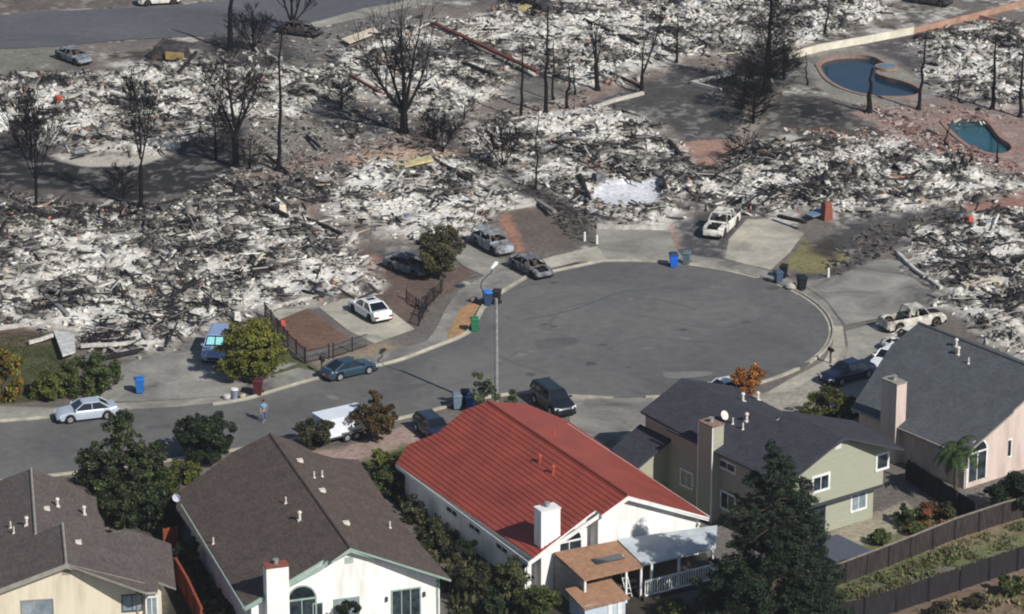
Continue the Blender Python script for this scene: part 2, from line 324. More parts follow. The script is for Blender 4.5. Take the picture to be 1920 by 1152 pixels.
def build_ground():
    xs = np.concatenate([[-420, -240, -120], np.arange(-62, 62.01, .21), [120, 240, 420]])
    ys = np.concatenate([[-60, 100, 180], np.arange(196, 240, .6), np.arange(240, 368, .21), [400, 600, 820]])
    X, Y = np.meshgrid(xs, ys); X = X.ravel(); Y = Y.ravel()
    m = lot_mask(X, Y); Z = gheight(X, Y, m)
    base = np.array(lin((104, 98, 92))); c = np.empty((X.size, 3)); c[:] = base
    n1 = fbm(X, Y, .22, 5, 41); c *= (.62+.76*n1)[:, None]
    n2 = fbm(X, Y, .13, 4, 55); t = np.clip((n2-.52)*5, 0, 1)[:, None]
    far = np.clip((Y-262)/6, 0, 1)[:, None]
    c = c*(1-.45*t*far)+np.array(lin((134, 118, 108)))*(.45*t*far)
    dust = tone_col(ash_tone(X, Y)-.12); dm = (far[:, 0]*np.clip((fbm(X, Y, .3, 4, 91)-.44)*4, 0, .75))[:, None]; c = c*(1-dm)+dust*dm
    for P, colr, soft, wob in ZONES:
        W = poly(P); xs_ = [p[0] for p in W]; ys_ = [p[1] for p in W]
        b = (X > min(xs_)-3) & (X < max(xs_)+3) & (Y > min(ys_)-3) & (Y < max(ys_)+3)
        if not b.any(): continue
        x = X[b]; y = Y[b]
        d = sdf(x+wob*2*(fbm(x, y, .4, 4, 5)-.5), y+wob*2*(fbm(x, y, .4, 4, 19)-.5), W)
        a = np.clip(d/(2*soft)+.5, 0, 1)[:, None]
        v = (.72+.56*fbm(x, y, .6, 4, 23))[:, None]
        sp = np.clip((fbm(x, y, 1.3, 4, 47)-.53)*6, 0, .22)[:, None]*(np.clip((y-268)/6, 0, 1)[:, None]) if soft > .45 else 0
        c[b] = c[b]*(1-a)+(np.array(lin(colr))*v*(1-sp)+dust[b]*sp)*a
    # ash of the lots: bright, grey and charred patches
    ash = tone_col(ash_tone(X, Y)+.04)
    keep = np.zeros(X.size)
    keep = np.clip(sdf(X, Y, SLAB)/.6+.5, 0, 1)
    a = (m*(1-keep))[:, None]; c = c*(1-a)+ash*a
    keep = np.clip(sdf(X, Y, SLAB)/.6+.5, 0, 1); Z = Z*(1-keep)
    for W in POOLS:
        d = sdf(X, Y, W); Z = np.where(d > -.2, -1.2, Z)
    nx, ny = len(xs), len(ys)
    i = np.arange((nx-1)*(ny-1)); r = i//(nx-1); q = i % (nx-1); v0 = r*nx+q
    F = np.stack([v0, v0+1, v0+nx+1, v0+nx], 1)
    me = bpy.data.meshes.new('ground'); me.vertices.add(X.size); me.vertices.foreach_set('co', np.stack([X, Y, Z], 1).ravel())
    me.loops.add(F.size); me.loops.foreach_set('vertex_index', F.ravel().astype(np.int32))
    me.polygons.add(len(F)); me.polygons.foreach_set('loop_start', np.arange(0, F.size, 4, dtype=np.int32)); me.polygons.foreach_set('loop_total', np.full(len(F), 4, np.int32))
    me.update(calc_edges=True)
    at = me.color_attributes.new('Col', 'FLOAT_COLOR', 'POINT'); arr = np.ones((X.size, 4), np.float32); arr[:, :3] = c; at.data.foreach_set('color', arr.ravel())
    me.materials.append(attr_mat('earth', .95, (2.2, .34), .10, 2.5))
    o = bpy.data.objects.new('ground', me); COL.objects.link(o); tag(o, None, None, kind='structure')
build_ground()

# ------------------------------------------------------------------ road, kerbs, pavements
asph = streak_mat('asphalt', (100, 99, 97), (87, 86, 85), (112, 110, 107), .07, 1.1, .9, .06)
asph2 = streak_mat('far_asphalt', (90, 90, 95), (80, 80, 86), (98, 98, 102), .08, 1.2, .9, 0)
conc = streak_mat('concrete', (139, 136, 127), (112, 109, 103), (163, 159, 148), .22, 2.5, .9, .25)
conc_old = streak_mat('old_concrete', (128, 125, 119), (84, 82, 80), (156, 152, 143), .2, 2.5, .9, .22)
conc_lt = streak_mat('light_concrete', (163, 158, 144), (136, 132, 121), (188, 181, 163), .3, 2.5, .9, .3)
_ZN = [0]
def sheet(name, pts, z, m, label=None):
    if z < .055: _ZN[0] += 1; z = .008+.0022*_ZN[0]
    from mathutils.geometry import tessellate_polygon
    T = tessellate_polygon([[Vector((x, y, 0)) for x, y in pts]]); fs = []
    for a, b, c in T:
        A, B, C = pts[a], pts[b], pts[c]; k = (B[0]-A[0])*(C[1]-A[1])-(B[1]-A[1])*(C[0]-A[0])
        if abs(k) > 1e-6: fs.append((a, b, c) if k > 0 else (a, c, b))
    ta = sum(abs((pts[b][0]-pts[a][0])*(pts[c][1]-pts[a][1])-(pts[b][1]-pts[a][1])*(pts[c][0]-pts[a][0]))/2 for a, b, c in fs); pa = abs(sum(pts[i-1][0]*pts[i][1]-pts[i][0]*pts[i-1][1] for i in range(len(pts))))/2
    if abs(ta-pa) > .05: print('SELF-INT', name, z, ta, pa)
    me = bpy.data.meshes.new(name); me.from_pydata([(x, y, z) for x, y in pts], [], fs); me.materials.append(m)
    o = bpy.data.objects.new(name, me); COL.objects.link(o); tag(o, label, None, kind='structure'); return o
BC, BR = (9.45, 258.7), 15.9
def arc(a0, a1, n=40, r=BR): return [(BC[0]+r*cos(radians(a0+(a1-a0)*i/n)), BC[1]+r*sin(radians(a0+(a1-a0)*i/n))) for i in range(n+1)]
def smooth(P, it=2):
    for _ in range(it):
        Q = [P[0]]
        for a, b in zip(P, P[1:]):
            Q += [(a[0]*.75+b[0]*.25, a[1]*.75+b[1]*.25), (a[0]*.25+b[0]*.75, a[1]*.25+b[1]*.75)]
        P = Q+[P[-1]]
    return P
north = smooth(poly([(-500,812),(-150,802),(0,792),(100,784),(215,773),(330,766),(440,757),(520,733),(590,712),(740,682),(800,658),(880,628),(893,600),(905,575),(937,551),(985,522)]))
arcN = arc(112, -88)
south = smooth(poly([(1150,748),(1040,742),(960,738),(880,752),(760,785),(560,825),(300,868),(0,905),(-500,950)]))
sheet('road', north+arcN[2:]+south, .068, asph)
sheet('far_road', poly([(-300,45),(0,30),(100,22),(300,14),(420,2),(480,-60),(1200,-60),(960,-12),(830,-5),(760,2),(680,17),(600,40),(500,56),(400,68),(230,76),(110,88),(0,93),(-300,110)]), .068, asph2)
def kerb(path, wd=.14, h=.19, z0=0.0, m=None, name='kerb', gut=.28):
    mb = MB(); n = len(path); nrm = []
    for i in range(n):
        a = Vector(path[max(i-1, 0)]); b = Vector(path[min(i+1, n-1)]); d = (b-a).normalized(); nrm.append(Vector((-d.y, d.x)))
    L = [(Vector(p)+q*wd, Vector(p), Vector(p)-q*gut) for p, q in zip(path, nrm)]
    for i in range(n-1):
        a, b = L[i], L[i+1]
        mb.hexa([(a[1].x, a[1].y, z0), (b[1].x, b[1].y, z0), (b[0].x, b[0].y, z0), (a[0].x, a[0].y, z0)], [(a[1].x, a[1].y, h), (b[1].x, b[1].y, h), (b[0].x, b[0].y, h), (a[0].x, a[0].y, h)])
        if gut: mb.add([(a[2].x, a[2].y, .0735), (b[2].x, b[2].y, .0735), (b[1].x, b[1].y, .0735), (a[1].x, a[1].y, .0735)], [(0, 1, 2, 3)])
    o = mb.build(name, m or conc_lt); tag(o, None, None, kind='structure')
kerb(north[:18]); kerb(north[24:]+arcN[3:14]); kerb(arcN[14:30]); kerb(arcN[30:])
kerb(list(south), .16, .17)
sw = lambda P, m=None, z=.022, name='sidewalk': sheet(name, poly(P), z, m or conc)
sw([(-300,775),(-300,800),(0,788),(100,781),(215,769),(330,763),(440,754),(440,742),(300,752),(210,757),(100,765),(0,762)])
sw([(470,716),(560,690),(600,700),(700,668),(800,640),(816,620),(836,580),(860,545),(908,518),(975,500),(985,522),(937,548),(905,572),(884,568),(862,580),(838,628),(842,640),(800,655),(740,679),(590,709),(520,729)], conc_old, .03)
sw([(975,500),(1040,480),(1120,462),(1140,484),(1080,492),(1030,504),(985,522)], conc_lt)
sw([(1295,478),(1360,488),(1440,508),(1500,532),(1548,566),(1580,612),(1562,612),(1530,566),(1500,545),(1457,526),(1370,503),(1290,492)], conc_old)
sw([(1562,612),(1580,612),(1585,650),(1560,690),(1480,735),(1433,740),(1480,712),(1545,678),(1562,645)], conc_lt, .03)
dw = lambda P, m=None, z=.026: sheet('driveway', poly(P), z, m or conc)
dw([(1118,428),(1255,424),(1264,462),(1285,490),(1200,488),(1136,486),(1118,455)])
dw([(1400,412),(1440,412),(1508,438),(1480,475),(1445,507),(1360,486),(1366,450)], conc_lt)
dw([(1560,520),(1640,490),(1700,482),(1762,545),(1745,580),(1660,595),(1585,610),(1550,565),(1500,530)], conc_old, .034)
dw([(1585,622),(1660,602),(1740,620),(1740,700),(1640,740),(1570,740),(1590,650)])
dw([(592,572),(668,554),(722,575),(778,618),(702,645),(655,622)], conc_lt)
dw([(497,583),(560,570),(722,538),(718,552),(592,572),(520,602)], conc_lt, .03)
dw([(215,688),(300,664),(370,628),(440,600),(450,680),(560,682),(470,716),(440,742),(300,752),(160,755),(222,720)], conc_old, .031)
dw([(860,452),(905,470),(960,496),(975,500),(908,518),(870,500),(850,482)], conc, .033)
dw([(655,2),(790,-14),(860,-14),(800,6),(700,30),(600,52),(560,58)], conc, .034)
dw([(1060,752),(1170,745),(1225,744),(1215,790),(1130,835),(1070,800)], conc_old, .03)
# tar-sealed cracks and tyre scuffs on the street
crackm = mat('tar_seam', (86, 86, 88), (80, 80, 82), 3)
def seam(P, wd=.07):
    P = smooth(poly(P), 2); mb = MB()
    for a, b in zip(P, P[1:]):
        d = Vector((b[0]-a[0], b[1]-a[1])).normalized(); n = Vector((-d.y, d.x))*wd
        mb.add([(a[0]-n.x, a[1]-n.y, .0725), (b[0]-n.x, b[1]-n.y, .0725), (b[0]+n.x, b[1]+n.y, .0725), (a[0]+n.x, a[1]+n.y, .0725)], [(0, 1, 2, 3)])
    tag(mb.build('road_seam', crackm), None, None, kind='structure')
seam([(985,600),(1040,592),(1100,575),(1160,548),(1260,540),(1300,545)], .1)
seam([(1100,690),(1180,630),(1290,640),(1390,650)], .05)
seam([(1160,588),(1240,600),(1330,620),(1400,610),(1460,585)], .05)
seam([(700,760),(880,720),(990,650)], .04)

# ------------------------------------------------------------------ rubble: ash, char, plaster and sheet-metal bits on each lot
PAL = [((214, 211, 204), .27), ((182, 178, 170), .22), ((138, 134, 128), .14), ((72, 70, 70), .12), ((34, 34, 38), .17), ((176, 160, 138), .03), ((150, 112, 92), .018), ((196, 184, 140), .012), ((120, 134, 150), .02)]
def rubble(idx, label, P, bright, dens):
    rng = np.random.default_rng(100+idx); xs = [p[0] for p in P]; ys = [p[1] for p in P]
    area = (max(xs)-min(xs))*(max(ys)-min(ys)); N = int(area*dens)
    x = rng.uniform(min(xs)-1, max(xs)+1, N); y = rng.uniform(min(ys)-1, max(ys)+1, N)
    m = lot_mask(x, y)*(sdf(x, y, P) > -1.5); k = rng.random(N) < m*(1-.95*(sdf(x, y, SLAB) > 0)); x = x[k]; y = y[k]; N = len(x)
    tn = ash_tone(x, y)+rng.normal(0, .10, N); o_ = rng.random(N); tn = np.where(o_ < .05, rng.uniform(0, .2, N), tn); tn = np.where(o_ > .95, rng.uniform(.85, 1, N), tn)
    kp = rng.random(N) < np.clip(1.25-tn*1.0, .34, 1); x = x[kp]; y = y[kp]; tn = tn[kp]; N = len(x)
    C = tone_col(tn); odd = rng.random(N) < .03; oc = np.array([lin(q) for q in ((168, 154, 136), (134, 108, 96), (180, 172, 146), (120, 128, 140), (156, 112, 94))])
    C[odd] = oc[rng.integers(0, 5, odd.sum())]
    s = np.minimum(np.exp(rng.normal(-2.2, .5, N)), .24)                 # half size about 0.1 m
    kind = rng.random(N)
    sx = s*rng.uniform(.7, 1.5, N); sy = s*rng.uniform(.5, 1.2, N); sz = s*rng.uniform(.25, .7, N)
    bm_ = kind < np.where(tn < .45, .22, .05); sx[bm_] = rng.uniform(.3, 1.3, bm_.sum()); sy[bm_] = rng.uniform(.03, .08, bm_.sum()); sz[bm_] = rng.uniform(.03, .09, bm_.sum())
    sh = (kind > .22) & (kind < .26); sx[sh] = rng.uniform(.15, .5, sh.sum()); sy[sh] = rng.uniform(.12, .35, sh.sum()); sz[sh] = .02
    yaw = rng.uniform(0, pi, N); ali = rng.random(N) < .4; yaw[ali] = np.where(rng.random(ali.sum()) < .5, radians(35), radians(125))+rng.normal(0, .15, ali.sum())
    tx = rng.normal(0, .25, N); ty = rng.normal(0, .25, N); ty[bm_] *= .35; tx[sh] = rng.normal(0, .5, sh.sum()); ty[sh] = rng.normal(0, .5, sh.sum())
    base = np.array([(-1, -1, -1), (1, -1, -1), (1, 1, -1), (-1, 1, -1), (-1, -1, 1), (1, -1, 1), (1, 1, 1), (-1, 1, 1)], float)
    V = base[None]*np.stack([sx, sy, sz], 1)[:, None, :]
    jit = rng.uniform(.55, 1.15, (N, 8, 1)); jit[bm_ | sh] = 1; V = V*jit
    # tilt then yaw
    z = V[..., 2]+V[..., 0]*ty[:, None]+V[..., 1]*tx[:, None]
    cx, sx_ = np.cos(yaw)[:, None], np.sin(yaw)[:, None]
    X = V[..., 0]*cx-V[..., 1]*sx_+x[:, None]; Y = V[..., 0]*sx_+V[..., 1]*cx+y[:, None]
    up = sz*.5+rng.random(N)**3*.14+np.abs(ty)*sx*.6
    Z = z+(gheight(x, y)+up)[:, None]
    co = np.stack([X, Y, Z], -1).reshape(-1, 3)
    fb = np.array([(4, 5, 6, 7), (0, 1, 5, 4), (1, 2, 6, 5), (2, 3, 7, 6), (3, 0, 4, 7)])
    F = (fb[None]+np.arange(N)[:, None, None]*8).reshape(-1, 4)
    me = bpy.data.meshes.new('burnt_house_rubble'); me.vertices.add(len(co)); me.vertices.foreach_set('co', co.ravel())
    me.loops.add(F.size); me.loops.foreach_set('vertex_index', F.ravel().astype(np.int32)); me.polygons.add(len(F))
    me.polygons.foreach_set('loop_start', np.arange(0, F.size, 4, dtype=np.int32)); me.polygons.foreach_set('loop_total', np.full(len(F), 4, np.int32))
    me.update(calc_edges=True)
    at = me.color_attributes.new('Col', 'FLOAT_COLOR', 'POINT'); arr = np.ones((len(co), 4), np.float32); arr[:, :3] = np.repeat(C, 8, 0); at.data.foreach_set('color', arr.ravel())
    me.materials.append(attr_mat('debris', .9, (7, .2), 0))
    o = bpy.data.objects.new('burnt_house_rubble', me); COL.objects.link(o); tag(o, label, 'rubble', 'ash fields of burnt houses', 'stuff'); return N
tot = 0
for i, ((lb, _, br), P) in enumerate(zip(LOTS, LOTW)): tot += rubble(i, lb, P, br, 9)
print('rubble pieces', tot)
# thinner litter on the scorched yards between the lots
def litter(P, n, name, label, colors, seed, size=-2.6):
    W = poly(P); rng = np.random.default_rng(seed); xs = [p[0] for p in W]; ys = [p[1] for p in W]; mb = MB()
    x = rng.uniform(min(xs), max(xs), n*3); y = rng.uniform(min(ys), max(ys), n*3); k = sdf(x, y, W) > 0; x = x[k][:n]; y = y[k][:n]; h = gheight(x, y)
    for a, b, z in zip(x, y, h):
        s = math.exp(rng.normal(size, .5)); c = lin(colors[rng.integers(len(colors))]); l = s*rng.uniform(.8, 3)
        M = Matrix.Translation((a, b, z+s*.3)) @ Matrix.Rotation(rng.uniform(0, 3.1), 4, 'Z') @ Matrix.Rotation(rng.normal(0, .3), 4, 'Y')
        mb.box(-l, l, -s*.6, s*.6, -s*.4, s*.4, 0, c, M)
    tag(mb.build(name, attr_mat('debris'), col=True), label, 'litter', None, 'stuff')
DK = [(44, 41, 40), (64, 60, 57), (92, 86, 80), (104, 97, 90), (134, 129, 122), (168, 164, 156)]
litter([(-40,350),(200,385),(330,375),(460,300),(600,290),(590,372),(430,398),(290,430),(0,440)], 2600, 'burnt_litter', 'grey and black litter on the scorched ground left of the white ash heap', DK, 1)
litter([(470,240),(700,200),(880,220),(1100,170),(1100,205),(950,230),(890,300),(600,290),(470,300)], 1500, 'burnt_litter', 'scattered litter around the foot of the forked black tree', DK, 2)
litter([(1440,240),(1700,240),(1900,300),(1940,340),(1850,320),(1690,270),(1560,262)], 700, 'burnt_litter', 'crumbled brick and ash below the two pools', [(150, 112, 100), (120, 90, 80), (60, 56, 54), (190, 184, 176)], 3)
litter([(1300,100),(1420,80),(1500,130),(1440,220),(1380,270),(1330,180)], 700, 'burnt_litter', 'black litter around the tall dark charred tree', DK[:4], 4)
litter([(1590,195),(1760,200),(1940,205),(1940,235),(1660,235)], 300, 'burnt_litter', 'reddish rubble between the two swimming pools', [(148, 124, 114), (124, 102, 94), (60, 56, 54), (180, 174, 166)], 5, -2.7)
litter([(520,60),(760,30),(860,40),(640,110),(400,120),(420,70)], 600, 'burnt_litter', 'thin litter beside the far road', DK, 6)
litter([(960,335),(1090,350),(1120,430),(1070,450)], 500, 'burnt_litter', 'black litter beside the brown plot by the burnt cars', DK[:3], 7)
litter([(1540,490),(1640,425),(1780,390),(1760,415),(1620,500),(1560,520)], 400, 'burnt_litter', 'charcoal litter beside the wide fan driveway', DK[:4], 8)

litter([(1600,190),(1660,205),(1760,245),(1860,300),(1850,312),(1740,268),(1640,222)], 500, 'wall_rubble', 'line of broken red bricks below the pools', [(138, 108, 98), (118, 90, 82), (70, 62, 60), (170, 156, 148)], 9, -2.6)
litter([(575,290),(700,262),(860,270),(860,300),(700,312),(600,340)], 250, 'burnt_litter', 'light litter on the pinkish soil above the white ash heap', DK, 10)

# patched asphalt, ash-stained gutters and covers in the turning circle
def blot(P, m, z, wob=.25):
    W = smooth(poly(P)+poly(P[:1]), 2)[:-1]; W = [(x+wob*(float(fbm(np.array([x]), np.array([y]), 1.5, 3, 3)[0])-.5), y+wob*(float(fbm(np.array([x]), np.array([y]), 1.5, 3, 8)[0])-.5)) for x, y in W]
    sheet('road_patch', W, z, m)
pt = streak_mat('patched_asphalt', (92, 91, 90), (84, 83, 82), (99, 98, 97), .4, 3, .9, 0); pale = streak_mat('ash_washed_asphalt', (112, 111, 109), (104, 103, 101), (120, 119, 116), .5, 3, .9, 0)
blot([(1000,640),(1080,632),(1092,648),(1010,660)], pt, .0745); blot([(1360,660),(1450,640),(1460,650),(1375,676)], pt, .0737)
blot([(720,735),(800,718),(806,724),(728,743)], pt, .0741); blot([(1240,700),(1330,696),(1340,706),(1250,714)], pale, .0739); blot([(270,800),(400,788),(404,796),(276,810)], pt, .0743); stn = streak_mat('oil_stain', (80, 79, 78), (74, 73, 72), (88, 87, 86), .8, 4, .8, 0); rs = random.Random(12)
for i in range(16):
    q = (rs.uniform(960, 1500), rs.uniform(530, 720)); a_ = rs.uniform(6, 16); blot([(q[0]-a_, q[1]), (q[0], q[1]-a_*.35), (q[0]+a_*1.2, q[1]), (q[0], q[1]+a_*.35)], stn if i % 3 else pale, .0750+i*.0004, .5)
for r_ in (12.6, 6.4):
    a0_ = rs.uniform(20, 60); A_ = arc(a0_, a0_+rs.uniform(120, 210), 60, r_); mb = MB()
    for p, q in zip(A_, A_[1:]):
        n_ = (Vector(p)-Vector(BC)).normalized()*.11; mb.add([(p[0]-n_.x, p[1]-n_.y, .0728), (q[0]-n_.x, q[1]-n_.y, .0728), (q[0]+n_.x, q[1]+n_.y, .0728), (p[0]+n_.x, p[1]+n_.y, .0728)], [(0, 1, 2, 3)])
    tag(mb.build('tyre_track', mat('tyre_mark', (97, 96, 94), (88, 87, 86), 1.2)), None, None, kind='structure')
blot([(608,742),(632,744),(636,752),(614,750)], pale, .0747)
for q in ((1180,563), (1215,560), (1120,712), (940,600)):
    x, y = G(*q); mb = MB(); mb.disc((x, y, .078), .33, (0, 0, 1), 20, th=.012); tag(mb.build('manhole_cover', mat('iron_cover', (118, 116, 112), (92, 90, 88), 8, .6)), None, None, kind='structure')

# tangles of charred timbers and bent metal lying over the ash
def sticks(P, n, label, seed, lmax=2.6, cols=((32, 31, 33), (44, 42, 43), (104, 99, 95), (160, 155, 148))):
    n = int(n*.5); W = poly(P); rng = np.random.default_rng(seed); xs = [p[0] for p in W]; ys = [p[1] for p in W]; x = rng.uniform(min(xs), max(xs), n*4); y = rng.uniform(min(ys), max(ys), n*4); k = (sdf(x, y, W) > 0) & (ash_tone(x, y) < .5) & (sdf(x, y, SLAB) < 0); x = x[k][:n]; y = y[k][:n]; h = gheight(x, y); mb = MB()
    for a, b, z in zip(x, y, h):
        l = rng.uniform(.5, lmax)/2; w_ = rng.uniform(.03, .075); yaw = rng.choice([radians(33), radians(123)])+rng.normal(0, .5); el = rng.normal(0, .22)
        M = Matrix.Translation((a, b, z+.12+abs(el)*l)) @ Matrix.Rotation(yaw, 4, 'Z') @ Matrix.Rotation(el, 4, 'Y'); c = lin(cols[rng.choice(len(cols), p=[.4, .25, .2, .15])])
        mb.box(-l, l, -w_, w_, -w_*.7, w_*.7, 0, c, M)
        if rng.random() < .3: mb.box(-l*.3, l*.3, -w_, w_, -w_, w_, 0, c, M @ Matrix.Rotation(1.3, 4, 'Z'))
    tag(mb.build('charred_timbers', attr_mat('debris'), col=True), label, 'timbers', 'tangles of charred timbers', 'stuff')
sticks([(80,560),(240,545),(420,560),(445,610),(330,655),(200,665),(110,640)], 330, 'tangle of charred timbers at the front of the ruins above the silver sedan', 21, 3.4)
sticks([(300,430),(540,400),(560,470),(440,560),(330,500)], 240, 'tangle of charred timbers in the middle of the left ruins', 22)
sticks([(1280,330),(1460,270),(1600,300),(1560,380),(1400,405)], 420, 'tangle of charred timbers behind the white burnt pickup', 23)
sticks([(1780,560),(1960,540),(1960,700),(1860,640)], 220, 'tangle of charred timbers above the slate roof at the right edge', 24)
sticks([(640,340),(840,330),(870,430),(680,430)], 150, 'scattered black timbers on the white ash heap', 25, 1.8)
sticks([(930,250),(1250,240),(1260,340),(1000,350)], 190, 'scattered black timbers around the pale square slab', 26, 2)
sticks([(40,150),(560,130),(560,220),(200,280),(60,250)], 300, 'scattered black timbers in the far left ash field', 27, 2)
sticks([(850,60),(1280,10),(1260,110),(1080,150)], 220, 'scattered black timbers in the top centre ash field', 28, 2)
sticks([(1700,440),(1920,420),(1920,560),(1780,540)], 170, 'scattered black timbers in the right ash field', 29, 2)

# ------------------------------------------------------------------ houses standing in the foreground
class Frame:
    """house frame: origin under the ridge front, u to the right along the gable, v back along the ridge"""
    def __init__(s, px, py, hr, ang):
        s.o = G(px, py, hr); s.hr = hr; s.a = radians(ang); s.ca, s.sa = cos(s.a), sin(s.a)
    def loc(s, x, y): dx, dy = x-s.o[0], y-s.o[1]; return (dx*s.ca+dy*s.sa, -dx*s.sa+dy*s.ca)
    def world(s, u, v): return (s.o[0]+u*s.ca-v*s.sa, s.o[1]+u*s.sa+v*s.ca)
    def at(s, px, py, z): return s.loc(*G(px, py, z))
    def on(s, px, py, A, B, C=0):                 # point on the roof plane z = A + B*u + C*v
        d = ray(px, py)
        ox, oy = s.loc(0, 0); du = d[0]*s.ca+d[1]*s.sa; dv = -d[0]*s.sa+d[1]*s.ca
        t = (A+B*ox+C*oy-CH)/(d[2]-B*du-C*dv)
        return (ox+du*t, oy+dv*t)
def clip_u(P, lo, hi):
    def cl(P, k, s):
        Q = []
        for i in range(len(P)):
            a, b = P[i], P[(i+1) % len(P)]; ia = (a[0]-k)*s >= 0; ib = (b[0]-k)*s >= 0
            if ia: Q.append(a)
            if ia != ib: t = (k-a[0])/(b[0]-a[0]); Q.append((k, a[1]+(b[1]-a[1])*t))
        return Q
    return cl(cl(P, lo, 1), hi, -1)
def ccw(P):
    A = sum(P[i][0]*P[(i+1) % len(P)][1]-P[(i+1) % len(P)][0]*P[i][1] for i in range(len(P)))
    return P if A > 0 else P[::-1]
def roof_plane(mb, P, A, B, th=.16, C=0):
    P = ccw(P); f = lambda x, y: A+B*x+C*y
    mb.prism(P, lambda x, y: f(x, y)-th, f, 0, 1)
def roof_courses(mb, P, A, B, step=.40, lift=.05):
    us = [p[0] for p in P]; u0, u1 = min(us), max(us); P = ccw(P); n = int((u1-u0)/step)+1
    for i in range(n):
        a, b = u0+i*step, min(u0+(i+1)*step, u1)
        if b-a < .02: continue
        Q = clip_u(P, a, b)
        if len(Q) < 3: continue
        low = a if B > 0 else b; hi = b if B > 0 else a
        g = lambda x, y: A+B*x+.012+lift*(1-abs(x-low)/max(abs(b-a), .01))
        mb.prism(Q, lambda x, y: A+B*x-.02, g, 0)
def wall_box(mb, u0, u1, v0, v1, top, z0=0, mi=0):         # block whose top follows the roof
    b = [(u0, v0), (u1, v0), (u1, v1), (u0, v1)]
    mb.hexa([(x, y, z0) for x, y in b], [(x, y, top(x, y)) for x, y in b], mi)
def shingle(name, c, c2, row=.16, blk=.35):
    m, t, b = new_mat(name); b.inputs['Roughness'].default_value = .92; b.inputs['Specular IOR Level'].default_value = .15
    tc = t.nodes.new('ShaderNodeTexCoord'); mp = t.nodes.new('ShaderNodeMapping'); mp.inputs['Rotation'].default_value = (0, 0, pi/2)
    t.links.new(tc.outputs['Object'], mp.inputs[0])
    br = t.nodes.new('ShaderNodeTexBrick'); br.inputs['Scale'].default_value = 1; br.inputs['Brick Width'].default_value = blk; br.inputs['Row Height'].default_value = row
    br.inputs['Mortar Size'].default_value = .008; br.inputs['Color1'].default_value = (*lin(c), 1); br.inputs['Color2'].default_value = (*lin(c2), 1)
    br.inputs['Mortar'].default_value = (*[v*.6 for v in lin(c2)], 1); t.links.new(mp.outputs[0], br.inputs[0])
    n = t.nodes.new('ShaderNodeTexNoise'); n.inputs['Scale'].default_value = .8; n.inputs['Detail'].default_value = 6; n.inputs['Roughness'].default_value = .7
    t.links.new(tc.outputs['Object'], n.inputs[0]); mr = t.nodes.new('ShaderNodeMapRange'); mr.inputs[1].default_value = .3; mr.inputs[2].default_value = .7; mr.inputs[3].default_value = .85; mr.inputs[4].default_value = 1.15
    t.links.new(n.outputs['Fac'], mr.inputs[0]); mx = t.nodes.new('ShaderNodeVectorMath'); mx.operation = 'SCALE'
    t.links.new(br.outputs[0], mx.inputs[0]); t.links.new(mr.outputs[0], mx.inputs['Scale']); t.links.new(mx.outputs[0], b.inputs['Base Color'])
    bp = t.nodes.new('ShaderNodeBump'); bp.inputs['Distance'].default_value = .02; t.links.new(br.outputs['Fac'], bp.inputs['Height']); bp.invert = True; t.links.new(bp.outputs[0], b.inputs['Normal'])
    MATS[name] = m; return m
stucco_w = mat('white_stucco', (235, 233, 228), (206, 202, 194), .9, .9, bump=.01, bscale=30, stretch=(1.6, 1.6, .35), contrast=(.25, .55))
stucco_c = mat('cream_stucco', (214, 204, 182), (190, 178, 154), .9, .9, bump=.01, bscale=30, stretch=(1.6, 1.6, .35), contrast=(.25, .55))
stucco_p = mat('pink_stucco', (202, 184, 174), (172, 152, 142), .9, .9, bump=.01, bscale=30, stretch=(1.6, 1.6, .35), contrast=(.25, .55))
trim_w = mat('white_trim', (228, 228, 224), (205, 206, 204), 2, .6)
trim_g = mat('green_trim', (150, 170, 160), (130, 150, 142), 2, .6)
trim_d = mat('dark_trim', (66, 68, 74), (56, 58, 64), 2, .7)
trim_gr = mat('grey_trim', (150, 146, 136), (128, 124, 116), 2, .7)
glass = mat('window_glass', (58, 70, 76), (22, 28, 34), 2.2, .08, spec=.8)  # lighter tone mottled into the glass colour stands for reflections
glass_p = mat('pale_window_glass', (150, 160, 165), (110, 122, 130), 1.5, .15, spec=.8)
dark_hole = mat('dark_opening', (20, 20, 24), (14, 14, 16), 2, .9)
brick_r = mat('red_brick', (140, 82, 66), (112, 66, 54), 9, .9)
galv = mat('galvanised', (176, 176, 172), (140, 141, 140), 5, .45, metal=.4)
pvc = mat('white_vent', (222, 214, 204), (190, 180, 170), 5, .6)
terra = mat('terracotta_vent', (178, 84, 68), (150, 66, 54), 5, .7)

